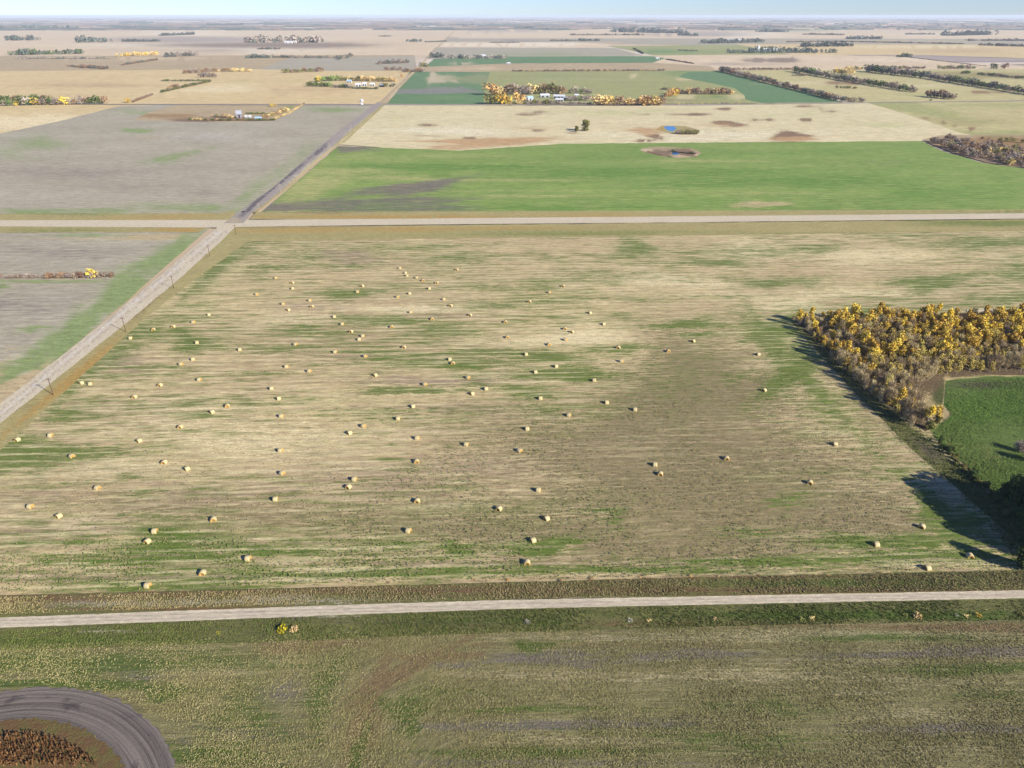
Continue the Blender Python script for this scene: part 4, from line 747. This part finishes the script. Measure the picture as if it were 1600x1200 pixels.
# the clutter of woods toward the horizon
V, Fc, FM = [], [], []
r_ = random.Random(77)
for i in range(1700):
    yy = 25.5 + 22 * r_.random() ** 2.2 + .3; xx = r_.uniform(-150, 1750)
    A = at(xx, yy); L = r_.uniform(150, 1400) * (A.y / 16000) ** .5; hm = r_.uniform(9, 17); n = 5
    for q in range(n):
        u0, u1 = q / n, (q + 1) / n; h0_ = hm * r_.uniform(.6, 1.1); k = len(V); dpt = r_.uniform(40, 160)
        xa, xb = A.x + L * u0, A.x + L * u1
        V += [(xa, A.y, -.2), (xb, A.y, -.2), (xb, A.y + 8, h0_), (xa, A.y + 8, h0_ * .95), (xb, A.y + dpt, h0_ * .9), (xa, A.y + dpt, h0_), (xb, A.y + dpt + 8, -.2), (xa, A.y + dpt + 8, -.2)]
        Fc += [(k, k + 1, k + 2, k + 3), (k + 3, k + 2, k + 4, k + 5), (k + 5, k + 4, k + 6, k + 7), (k, k + 3, k + 5, k + 7), (k + 1, k + 6, k + 4, k + 2)]; FM += [i % 2] * 5
o = link('horizon_woodland', mesh('horizon_woodland', V, Fc, [LM['blue'], LM['mauve']], FM)); tag(o, 'scattered blue grey woods in a band along the horizon', 'woodland', kind='stuff')

# ------------------------------------------------------------------ buildings
def flat(name, c, rough=.7, var=.12, scale=1.5):
    t = NT(name, rough); g = t.n('ShaderNodeTexCoord').outputs['Object']
    n_ = t.noise(g, scale, 4, .6); lo = tuple(x * (1 - var) for x in c[:3]) + (1,); hi = tuple(min(1, x * (1 + var)) for x in c[:3]) + (1,)
    t.base(t.mix(n_, lo, hi)); return t.m
WHITE = flat('white_paint', C(226, 228, 230)); GREYM = flat('weathered_metal', C(176, 180, 190)); WOODM = flat('grey_boards', C(150, 146, 150)); BLUER = flat('pale_blue_roof', C(176, 204, 226)); DARKM = flat('dark_opening', C(40, 38, 48)); GLASS = flat('window_glass', C(60, 70, 84), .2)
BIN = flat('bin_steel', C(220, 224, 230, .7), .4)
def boxm(x0, x1, y0, y1, z0, z1):
    V = [(x, y, z) for z in (z0, z1) for y in (y0, y1) for x in (x0, x1)]
    return V, [(0, 2, 3, 1), (4, 5, 7, 6), (0, 1, 5, 4), (2, 6, 7, 3), (0, 4, 6, 2), (1, 3, 7, 5)]
def add_box(V, Fc, *a):
    v, f = boxm(*a); k = len(V); V += v; Fc += [tuple(i + k for i in q) for q in f]
def barn(name, px, py, W, D, hw, hr, wm, rm, label, cat, rz=0., doors=2, wins=2):
    root = empty(name, at(px, py), rz); tag(root, label, cat)
    a, b = W / 2, D / 2
    V = [(-a, -b, 0), (a, -b, 0), (a, b, 0), (-a, b, 0), (-a, -b, hw), (a, -b, hw), (a, b, hw), (-a, b, hw), (-a, 0, hw + hr), (a, 0, hw + hr)]
    link('wall', mesh('wall', V, [(0, 1, 5, 4), (2, 3, 7, 6), (1, 2, 6, 9, 5), (3, 0, 4, 8, 7), (3, 2, 1, 0)], wm), root)
    e = .5; s = hr / b; th = .18
    V = [(-a - e, -b - e, hw - e * s + .03), (a + e, -b - e, hw - e * s + .03), (a + e, 0, hw + hr + .03), (-a - e, 0, hw + hr + .03), (a + e, b + e, hw - e * s + .03), (-a - e, b + e, hw - e * s + .03)]
    V += [(x, y, z + th) for x, y, z in V]
    link('roof', mesh('roof', V, [(6, 7, 8, 9), (9, 8, 10, 11), (1, 0, 3, 2), (2, 3, 5, 4), (0, 1, 7, 6), (4, 5, 11, 10), (1, 2, 8, 7), (2, 4, 10, 8), (3, 0, 6, 9), (5, 3, 9, 11)], rm), root)
    for i in range(doors):
        V, Fc = [], []; x = -a + W * (i + .5) / max(1, doors) ; dw = min(W * .14, 2.2); add_box(V, Fc, x - dw, x + dw, -b - .06, -b + .02, 0, hw * .8)
        link('door', mesh('door', V, Fc, DARKM), root)
    for i in range(wins):
        V, Fc = [], []; x = -a + W * (i + 1) / (wins + 1); add_box(V, Fc, x - .6, x + .6, b - .02, b + .05, hw * .4, hw * .75)
        link('window', mesh('window', V, Fc, GLASS), root)
    return root
def silo(px, py, r, h, label, mat=None, name='grain_bin'):
    mat = mat or BIN
    root = empty(name, at(px, py)); tag(root, label, 'grain bin'); n = 20
    V, Fc = [], []
    for z in (0, h):
        for i in range(n): V.append((r * math.cos(6.2832 * i / n), r * math.sin(6.2832 * i / n), z))
    for i in range(n): Fc.append((i, (i + 1) % n, n + (i + 1) % n, n + i))
    Fc.append(tuple(range(n - 1, -1, -1))); link('wall', mesh('wall', V, Fc, mat), root)
    V, Fc = [(0, 0, h + r * .55)], []
    for i in range(n): V.append((r * 1.06 * math.cos(6.2832 * i / n), r * 1.06 * math.sin(6.2832 * i / n), h - .05))
    for i in range(n): Fc.append((0, 1 + i, 1 + (i + 1) % n))
    Fc.append(tuple(range(n, 0, -1))); link('roof', mesh('roof', V, Fc, mat), root)
    V, Fc = [], []; add_box(V, Fc, -.5, .5, -r - .05, -r + .15, .1, 2.1); link('door', mesh('door', V, Fc, GREYM), root)
    return root
barn('farm_house', 828, 157, 12, 10, 5, 4, WHITE, BLUER, 'white farm house behind the orange trees of the central farm', 'house', .3, 1, 3)
barn('farm_shed', 816, 154, 9, 7, 3.5, 2, WHITE, WHITE, 'small white shed left of the white farm house', 'shed')
barn('farm_shed', 851, 152, 20, 11, 4.5, 3, GREYM, WHITE, 'long shed with white roof in the central farm yard', 'shed', .15)
barn('farm_shed', 874, 154, 24, 11, 5, 3, GREYM, WHITE, 'long white roofed shed with black doorways, right of the yard', 'shed', -.25, 3)
barn('farm_shed', 874, 159, 16, 9, 4.5, 2.5, WHITE, WHITE, 'white roofed shed standing in front of the longest shed', 'shed', -.15, 3)
barn('farm_shed', 884, 156, 11, 9, 4.5, 2.5, DARKM, GREYM, 'dark open shed between the two white roofed sheds', 'shed', -.15, 2)
barn('farm_shed', 901, 151, 9, 6, 3.5, 2, WHITE, WHITE, 'small white shed at the right of the central farm', 'shed')
barn('grey_barn', 374, 184, 9, 11, 7, 5, WOODM, GREYM, 'tall grey wooden barn in the old farmyard', 'barn', .35, 1, 1)
barn('farm_shed', 385, 184, 4, 4, 2.6, 1.5, WHITE, WHITE, 'tiny white shed just right of the grey barn', 'shed', .2, 1, 1)
barn('farm_shed', 391, 184, 4, 4, 2.6, 1.5, WHITE, WHITE, 'second tiny white shed, between barn and blue roofed shed', 'shed', .2, 1, 1)
barn('farm_shed', 404, 187, 11, 7, 3, 2, WHITE, BLUER, 'low shed with a pale blue roof in the old farmyard', 'shed', .1)
barn('farm_shed', 560, 135, 14, 9, 5, 3, WHITE, WHITE, 'leftmost large white shed of the roadside farm', 'shed', .2)
barn('farm_shed', 570, 134, 11, 9, 5, 3, WHITE, WHITE, 'middle white shed of the roadside farm', 'shed', .1)
barn('farm_shed', 582, 134, 12, 8, 4, 3, WHITE, WHITE, 'right white shed of the roadside farm', 'shed', 0)
barn('farm_shed', 546, 129, 12, 8, 4, 3, WHITE, BLUER, 'pale roofed shed among the back trees of the roadside farm', 'shed', 0)
barn('farm_shed', 597, 136, 10, 9, 5, 3, DARKM, GREYM, 'dark shed between the roadside farm and the road', 'shed', 0)
silo(565.5, 159, 3, 4, 'white grain bin at the field corner left of the road junction, farther one')
silo(565, 164, 2.8, 3, 'white grain bin at the field corner left of the road junction, nearer one')
silo(1184, 80, 7, 24, 'tall white silo beside the trees at upper right', WHITE, 'silo')
barn('farm_shed', 1197, 80, 30, 16, 8, 6, WHITE, WHITE, 'white shed right of the tall silo at upper right', 'shed')
barn('farm_shed', 1211, 79.5, 24, 16, 8, 6, WHITE, WHITE, 'second white shed right of the tall silo', 'shed')
for i, px in enumerate((1337, 1341, 1345)): silo(px, 61, 8, 16, ('leftmost', 'middle', 'rightmost')[i] + ' of three white grain bins in the dark far clump')
barn('farm_shed', 1142, 65, 60, 24, 9, 7, WHITE, WHITE, 'long white shed in the far wooded farm at upper right', 'shed')
barn('farm_shed', 1132, 66, 24, 20, 9, 7, WHITE, WHITE, 'white shed at the left of the far wooded farm', 'shed')
barn('farm_shed', 1155, 65, 30, 20, 9, 7, WHITE, WHITE, 'white shed at the right of the far wooded farm', 'shed')
barn('farm_shed', 451, 67.5, 50, 20, 8, 5, WHITE, WHITE, 'long white shed before the long grey blue wood', 'shed')
barn('farm_shed', 461, 67, 20, 20, 8, 6, WHITE, WHITE, 'short white shed before the long grey blue wood', 'shed')
barn('farm_shed', 755, 90, 22, 14, 7, 5, WHITE, WHITE, 'white shed in the trees behind the far green strip', 'shed')
barn('farm_shed', 1027, 93, 14, 12, 5, 3, WHITE, WHITE, 'white shed at the right end of the far green strip', 'shed')
barn('farm_shed', 795, 101, 12, 12, 5, 3, WHITE, WHITE, 'white shed where the two far green strips meet', 'shed')

# ------------------------------------------------------------------ dark culvert shade on the earth road, modelled as a car
CARM = flat('culvert_shade_dark', C(40, 40, 48), .35); TYRE = flat('tyre_rubber', C(24, 24, 26), .8); HUB = flat('hub_metal', C(150, 150, 155), .4)
def car(px, py, rz, label):
    root = empty('culvert_shade_car', at(px, py), rz); tag(root, label, 'car')
    prof = [(-2.2, .35), (2.2, .35), (2.25, .75), (2.0, 1.0), (1.05, 1.05), (.55, 1.5), (-1.1, 1.52), (-1.7, 1.1), (-2.2, 1.0)]
    V, Fc = [], []; n = len(prof)
    for s in (-1, 1):
        for x, z in prof: V.append((x, s * (.9 if z < 1.2 else .72), z))
    Fc = [tuple(range(n)), tuple(range(2 * n - 1, n - 1, -1))] + [(i, n + i, n + (i + 1) % n, (i + 1) % n) for i in range(n)]
    link('body', mesh('body', V, Fc, CARM), root)
    V, Fc = [], []; add_box(V, Fc, -1.0, .4, -.84, .84, 1.1, 1.42); link('window', mesh('window', V, Fc, GLASS), root)
    for sx in (-1.35, 1.35):
        for sy in (-.82, .82):
            V, Fc = [], []; tube(V, Fc, (sx, sy - .11, .34), (sx, sy + .11, .34), .34, .34, 14); Fc.append(tuple(range(13, -1, -1)))
            wl = link('wheel', mesh('wheel', V, Fc, TYRE), root)
            V, Fc = [], []; s2 = 1 if sy > 0 else -1; tube(V, Fc, (sx, sy + s2 * .1, .34), (sx, sy + s2 * .13, .34), .2, .19, 10); Fc.append(tuple(range(9, -1, -1)))
            link('rim', mesh('rim', V, Fc, HUB), wl)
    for sy in (-.6, .6):
        V, Fc = [], []; add_box(V, Fc, 2.18, 2.28, sy - .2, sy + .2, .7, .86); link('headlight', mesh('headlight', V, Fc, WHITE), root)
car(380.5, 332.5, 1.25, 'dark culvert shade modelled as a car, left edge of the earth road by the junction')

# ------------------------------------------------------------------ power poles
PW = flat('pole_wood', C(196, 176, 150)); PWD = flat('dark_pole_wood', C(104, 76, 62)); CER = flat('insulator', C(120, 116, 110), .3)
def pole(px, py, h, label, m, i):
    root = empty('power_pole', at(px, py), math.atan2(at(350, 350).x - at(0, 650).x, 1) * 0 + .15); tag(root, label, 'power pole', 'power poles along the road')
    V, Fc = [], []; tube(V, Fc, (0, 0, -.3), (0, 0, h), .2, .13, 10); link('pole', mesh('pole', V, Fc, m), root)
    V, Fc = [], []; add_box(V, Fc, -1.1, 1.1, -.17, -.03 - .0, h - .75, h - .6); ca = link('crossarm', mesh('crossarm', V, Fc, m), root)
    for x in (-1, -.45, .45, 1):
        V, Fc = [], []; tube(V, Fc, (x, -.1, h - .6), (x, -.1, h - .35), .07, .05, 8); link('insulator', mesh('insulator', V, Fc, CER), ca)
    return root.location.copy(), h
PP = [(84, 619), (197, 520), (272, 452), (328, 402), (369, 369), (405.5, 333), (439, 302.5), (515, 235), (548, 204)]
ords = ['nearest power pole on the hay field side of the gravel road', 'second power pole from the front along the gravel road', 'third power pole from the front along the gravel road', 'fourth power pole from the front along the gravel road', 'power pole just before the road junction on the hay field side', 'pale power pole just past the junction on the earth road', 'second pale power pole past the junction on the earth road', 'third pale power pole past the junction, by the dark puddle', 'farthest pale power pole beside the earth road']
tops = []
for i, (px, py) in enumerate(PP):
    L, h = pole(px, py, 9.5, ords[i], PWD if i < 5 else PW, i); tops.append(L + Vector((0, 0, h)))

# ------------------------------------------------------------------ round bales
t = NT('straw', .95); g = t.n('ShaderNodeTexCoord').outputs['Object']
n1 = t.noise(t.mapping(g, (1, 6, 6)), 3, 4, .7); n2 = t.noise(g, 1.2, 2)
t.base(t.mix(t.rng(n1, .3, .7), C(226, 186, 110, .62), C(170, 130, 72, .62))); t.bump(n1, .7, .1); STRAW = t.m
t = NT('net_wrap', .6); g = t.n('ShaderNodeTexCoord').outputs['Object']
n1 = t.noise(t.mapping(g, (4, 1, 1)), 4, 4, .7); n3 = t.noise(g, 1.3, 2)
c = t.mix(t.rng(n1, .35, .65), C(232, 218, 170, .6), C(204, 184, 134, .6)); c = t.mix(t.rng(n3, .5, .65, 0, .5), c, C(196, 160, 100))
t.base(c); t.bump(n1, .5, .06); NETW = t.m
def bale_meshes(seed):
    r_ = random.Random(seed); n = 22; rad = 1.0; W = 1.65
    def prof(t_): return t_
    secs = [(-W / 2, .0), (-W / 2 - .02, .55), (-W / 2, .88), (-W / 2 + .07, .985)]
    V, Fc = [], []
    rows = []
    jit = [1 + r_.uniform(-.025, .025) for _ in range(n)]
    def rrow(x, r):
        k = len(V)
        for i in range(n):
            a = 6.28318 * i / n; y = math.cos(a) * r * jit[i]; z = math.sin(a) * r * jit[i]
            z = max(z, -.86)
            V.append((x, y, z + .86))
        return k
    for side in (-1, 1):
        ks = []
        for x, r in secs[1:]: ks.append(rrow(x * side, r))
        V.append((W / 2 * side, 0, .86)); c_ = len(V) - 1
        for i in range(n):
            j = (i + 1) % n; f = (c_, ks[0] + j, ks[0] + i) if side < 0 else (c_, ks[0] + i, ks[0] + j); Fc.append(f)
            for a_, b_ in zip(ks, ks[1:]):
                f = (a_ + i, a_ + j, b_ + j, b_ + i); Fc.append(f if side < 0 else tuple(reversed(f)))
        rows.append(ks[-1])
    for i in range(n):
        j = (i + 1) % n; Fc.append((rows[0] + i, rows[0] + j, rows[1] + j, rows[1] + i))
    body = mesh('bale_straw', V, Fc, STRAW, smooth=True)
    V, Fc = [], []; ks = []
    for x, r in [(-W / 2 + .06, .985), (-W / 2 + .08, 1.02), (-.3, 1.03), (.3, 1.03), (W / 2 - .08, 1.02), (W / 2 - .06, .985)]:
        ks.append(rrow(x, r))
    for a_, b_ in zip(ks, ks[1:]):
        for i in range(n): j = (i + 1) % n; Fc.append((a_ + i, a_ + j, b_ + j, b_ + i))
    return body, mesh('bale_wrap', V, Fc, NETW, smooth=True)
BM = [bale_meshes(i) for i in range(4)]
G7 = [(900,158),(935,188),(945,205),(1005,218),(1043,235),(1130,250),(1255,168),(125,220),(228,250),(230,285),(665,270),(635,307),(1083,285),(960,317),(885,338),(5,322),(338,360),(170,382),(350,398),(203,420),(1175,352),(1217,393),(967,433),(1338,452),(490,462),(1100,476),(540,508),(1558,495),(848,525),(595,555),(668,582),(645,603),(248,634),(1570,590),(925,652),(495,682),(682,710),(1210,728),(1230,753),(192,774),(334,802),(745,828),(1325,843),(1056,885),(1437,912),(1350,943),(98,910),(143,973),(980,1022),(889,1098),(160,1083),(672,1145),(585,1188)]
G8 = [(318,270),(233,310),(109,368),(486,438),(571,508),(330,537),(374,557),(334,606),(230,636),(87,697),(663,655),(1130,615),(975,678),(1537,697),(682,740),(274,772),(145,808),(513,860),(1573,922),(177,972),(590,998),(768,1042),(355,1078),(94,1162)]
Z7 = [(980,487),(907,522),(814,543),(720,557),(614,597),(925,618),(1125,651),(906,696),(850,719),(936,791),(752,817),(632,872),(384,807),(426,811),(1067,915),(995,943),(847,1013),(655,1078),(240,1052),(85,1073),(340,1150),(1197,390)]
Z1 = [(762,68),(868,98),(1300,13),(1308,118),(454,186),(144,272),(276,316),(1277,238),(990,332),(719,386),(685,434),(1150,512),(940,580),(687,637)]
Z2 = [(835,14),(358,64),(71,146),(43,182),(1461,78),(1485,122),(922,196),(739,283),(959,328),(361,247),(321,384),(896,429),(869,532)]
Z3 = [(221,50),(606,162),(1123,366),(912,447),(1346,502),(1148,556)]
B = [(400 + x / 4, 380 + y / 4) for x, y in G7] + [(800 + x / 4, 380 + y / 4) for x, y in G8] + [(x / 3, 330 + y / 3) for x, y in Z7]
B += [(x / 2.963, 700 + y / 2.963) for x, y in Z1] + [(530 + x / 2.963, 700 + y / 2.963) for x, y in Z2] + [(1060 + x / 2.963, 700 + y / 2.963) for x, y in Z3]
B += [(1303.5, 694.5), (652, 685), (728.5, 695), (638, 830)]
out = []
for p in B:
    if all(math.hypot(p[0] - q[0], p[1] - q[1]) > 3 for q in out): out.append(p)
ONES = 'zero one two three four five six seven eight nine ten eleven twelve thirteen fourteen fifteen sixteen seventeen eighteen nineteen'.split()
TENS = 'twenty thirty forty fifty sixty seventy eighty ninety'.split()
def num(v):
    v = max(0, round(v)); return ONES[v] if v < 20 else TENS[v // 10 - 2] + ('-' + ONES[v % 10] if v % 10 else '')
r_ = random.Random(4); used = set()
mb = np.array(out); mm = blob_mask(mb[:, 0], mb[:, 1], main_blobs)
for i, (px, py) in enumerate(out):
    hp = 1.75 * px_per_m(at(px, py)) * .45
    p = at(px, py + hp * .9); p.z = .86 * 0 + ZI[0] * .0
    root = empty('hay_bale', p, r_.choice([0, 0, 1.57, .5, -.4, 1.1]) + r_.uniform(-.3, .3) + ROW); root.scale = (1.08, 1.08, 1.06)
    b_, w_ = r_.choice(BM); link('straw', b_, root); link('net_wrap', w_, root)
    gr = 'green patch' if mm[i, 0] > .5 else ('pale stubble' if mm[i, 2] > .45 else ('brownish stubble' if mm[i, 3] > .4 else 'streaked stubble'))
    lab = 'round hay bale on %s, %s percent across and %s percent down the photo' % (gr, num(px / 16), num(py / 12))
    if lab in used: lab = 'lower bale of a close pair, %s percent across and %s percent down the photo' % (num(px / 16), num(py / 12))
    if lab in used: print('dup', lab)
    used.add(lab); tag(root, lab, 'hay bale', 'round bales scattered over the hay field')

# ------------------------------------------------------------------ ditch shrubs along the south road
r_ = random.Random(12)
def weed(px, py, hm, k, label, group=None, name='ditch_shrub'):
    o = link(name, r_.choice(ST[k])); o.location = at(px, py); o.scale = (hm * 1.05, hm * 1.05, hm); o.rotation_euler[2] = r_.uniform(0, 6)
    tag(o, label, 'shrub', group)
weed(442, 989, 3.2, 'yellow', 'bright yellow shrub in the ditch south of the road'); weed(461, 989, 2.8, 'tan', 'tan shrub just right of the bright yellow one')
for px, py, hm, k, lab in [(1250, 972, 2.4, 'olive', 'yellow green shrub at the left of the pair in the right ditch'), (1267, 971, 2.2, 'tan', 'orange tinted shrub at the right of the pair in the right ditch'), (1380, 968, 1.8, 'olive', 'small olive shrub between the two pairs of the right ditch'), (1432, 968, 3, 'tan', 'largest yellow shrub in the right ditch'), (1412, 966, 2, 'olive', 'olive shrub left of the largest in the right ditch'), (1493, 966, 1.8, 'white', 'thin pale shrub right of the largest in the right ditch'), (1508, 967, 2, 'tan', 'tan shrub of the cluster near the right ditch end'), (1528, 966, 2.2, 'gold', 'golden shrub near the right ditch end'), (1592, 964, 2.2, 'olive', 'olive shrub at the right edge of the ditch'), (1116, 971, 2, 'tan', 'lone tan shrub in the ditch right of centre'), (824, 977, 2.2, 'white', 'tall pale shrub in the middle of the ditch'), (984, 974, 2, 'white', 'pale shrub in the ditch right of middle'), (1014, 974, 2, 'tan', 'tan shrub in the ditch with a long shadow'), (342, 993, 1.6, 'yellow', 'small yellow shrub left of the bright yellow one'), (548, 985, 1.3, 'yellow', 'tiny yellow shrub right of the bright pair'), (492, 986, 1.4, 'olive', 'small olive shrub just right of the tan one'), (61, 1001, 1.2, 'orange', 'small orange shrub in the ditch at far left')]:
    weed(px, py, hm * .95, k, lab)
for i in range(46):
    px = r_.uniform(0, 1600); py = 993 - px * .017 + r_.uniform(-8, 9)
    weed(px, py, r_.uniform(.5, 1.3), r_.choice(['white', 'tan', 'olive', 'tan', 'white']), 'small pale weed tuft in the ditch along the south road', 'weed tufts in the south ditch', 'weed_tuft')
for i in range(50):
    px = 520 + 1080 * r_.random() ** .8; py = 926 - px * .0195 + r_.uniform(-4, 3)
    weed(px, py, r_.uniform(.6, 1.6), r_.choice(['orange', 'tan', 'brown']), 'small tan weed tuft on the verge between hay field and south road', 'weed tufts on the north verge of the south road', 'weed_tuft')
# reeds inside the circular track
V, Fc = [], []
for i in range(26000):
    a = r_.uniform(0, 6.28); rr = (RIN - 4) * math.sqrt(r_.random()); p = Vector((ux + rr * math.cos(a), uy + rr * math.sin(a), ZI[0] * .02))
    if p.x < -190 or p.y < 110: continue
    hh = r_.uniform(.6, 1.5); q = p + Vector((r_.gauss(0, .25), r_.gauss(0, .25), hh)); sd = Vector((r_.gauss(0, 1), r_.gauss(0, 1), 0)).normalized() * r_.uniform(.08, .2)
    k = len(V); V += [tuple(p - sd * .4), tuple(p + sd * .4), tuple(q + sd), tuple(q - sd)]; Fc.append((k, k + 1, k + 2, k + 3))
o = link('reeds', mesh('reeds', V, Fc, LM['reed'])); tag(o, 'rust brown reeds filling the ring inside the dirt track', 'reeds', kind='stuff')

# grass tufts: real blades that catch light and cast shade in the near ground
def tufts(name, poly, n, h, w_, mat, label, seed, pts_only=None):
    g = np.random.default_rng(seed); q = np.array(poly)
    X = g.uniform(q[:, 0].min(), q[:, 0].max(), n * 3); Y = g.uniform(q[:, 1].min(), q[:, 1].max(), n * 3)
    cl = np.sin(X * .013 + Y * .05) + np.sin(X * .031 - Y * .021 + 2) + g.normal(0, 1.1, X.size)
    ok = np.array([inpoly(a_, b_, poly) for a_, b_ in zip(X, Y)]) & (cl > -.5)
    X, Y = X[ok][:n], Y[ok][:n]; wx, wy = at_np(X, Y); m = len(wx)
    hh = h * g.uniform(.4, 1.2, m); ww = w_ * g.uniform(.5, 1.3, m)
    V = np.zeros((m, 3, 3, 3)); a0 = g.uniform(0, 6.28, m)
    for b_ in range(3):
        an = a0 + b_ * 2.1; dx, dy = np.cos(an) * ww, np.sin(an) * ww; z0 = ZI[0] * .02 - .1
        V[:, b_, 0] = np.stack([wx - dx, wy - dy, np.full(m, z0)], 1); V[:, b_, 1] = np.stack([wx + dx, wy + dy, np.full(m, z0)], 1)
        V[:, b_, 2] = np.stack([wx + g.normal(0, .15, m), wy + g.normal(0, .15, m), z0 + .1 + hh], 1)
    V = V.reshape(-1, 3); Fc = np.arange(len(V)).reshape(-1, 3)
    o = link(name, mesh(name, V.tolist(), Fc.tolist(), mat)); return tag(o, label, 'grass', kind='stuff')
LM['tuft'] = leaf_mat('dry_grass_blades', C(184, 170, 120, .78), C(152, 146, 92, .78), C(204, 188, 142, .78), .12)
LM['tuftg'] = leaf_mat('green_grass_blades', C(110, 128, 62, .75), C(96, 112, 54, .75), C(150, 150, 88, .75), .2)
LM['tuft2'] = leaf_mat('olive_grass_blades', C(172, 164, 112, .85), C(144, 144, 86, .85), C(194, 182, 134, .85), .12)
LM['lawnt'] = leaf_mat('lawn_blades', C(120, 142, 68, .8), C(102, 126, 58, .8), C(156, 160, 92, .8), .1)
tufts('grass_tufts', [(290, 1200), (262, 1130), (190, 1092), (100, 1074), (-60, 1076), (-60, 1016), (540, 992), (1070, 978), (1660, 966), (1660, 1215), (290, 1215)], 60000, .24, .11, LM['tuft2'], 'dry grass tufts over the foreground field', 1)
tufts('grass_tufts', [(-40, 992), (400, 972), (800, 957), (1640, 940), (1640, 972), (1200, 981), (800, 992), (400, 1008), (-40, 1022)], 14000, .4, .16, LM['tuftg'], 'green grass tufts in the ditch south of the road', 2)
tufts('grass_tufts', [(-40, 938), (540, 922), (1070, 908), (1640, 895), (1640, 924), (1070, 934), (540, 945), (-40, 965)], 14000, .4, .15, LM['tuft'], 'dry grass tufts on the verge north of the south road', 3)
tufts('regrowth_tufts', [(760, 640), (1000, 560), (1250, 540), (1600, 890), (1070, 904), (600, 912), (-40, 928), (-40, 850), (500, 840)], 10000, .22, .24, LM['tuftg'], 'olive regrowth tufts over the right and front of the hay field', 5)
tufts('stubble_tufts', [(-40, 740), (300, 540), (1250, 540), (1600, 890), (1070, 904), (540, 918), (-40, 932)], 5000, .22, .2, LM['tuft'], 'stubble and regrowth tufts over the near part of the hay field', 4)

tufts('grass_tufts', [(1246, 506), (1330, 590), (1458, 690), (1530, 755), (1600, 822), (1660, 880), (1660, 905), (1600, 893), (1500, 775), (1420, 705), (1330, 610)], 9000, .5, .25, LM['tuftg'], 'rank grass in the strip between hay field, wood and lawn', 6)
tufts('grass_tufts', [(1480, 597), (1640, 592), (1640, 860), (1530, 750), (1458, 683), (1486, 650), (1476, 630)], 16000, .2, .2, LM['lawnt'], 'short green grass of the lawn beside the wood', 7)
# ------------------------------------------------------------------ haze
V, Fc = boxm(-85000, 85000, -500, 85000, -1.5, 168)
hz = bpy.data.materials.new('haze'); hz.use_nodes = True; tt = hz.node_tree; tt.nodes.remove(tt.nodes['Principled BSDF'])
pv = tt.nodes.new('ShaderNodeVolumePrincipled'); pv.inputs['Color'].default_value = (.82, .9, 1, 1); pv.inputs['Density'].default_value = 2.8e-5; pv.inputs['Anisotropy'].default_value = .0
tt.links.new(pv.outputs[0], tt.nodes['Material Output'].inputs['Volume'])
o = link('haze', mesh('haze', V, Fc, hz)); tag(o, 'thin blue haze over the far plain', 'haze', kind='stuff')
print(CNT); print('objects', len(bpy.data.objects), 'bales', len(out), 'wood', ng, nt_, nb_)
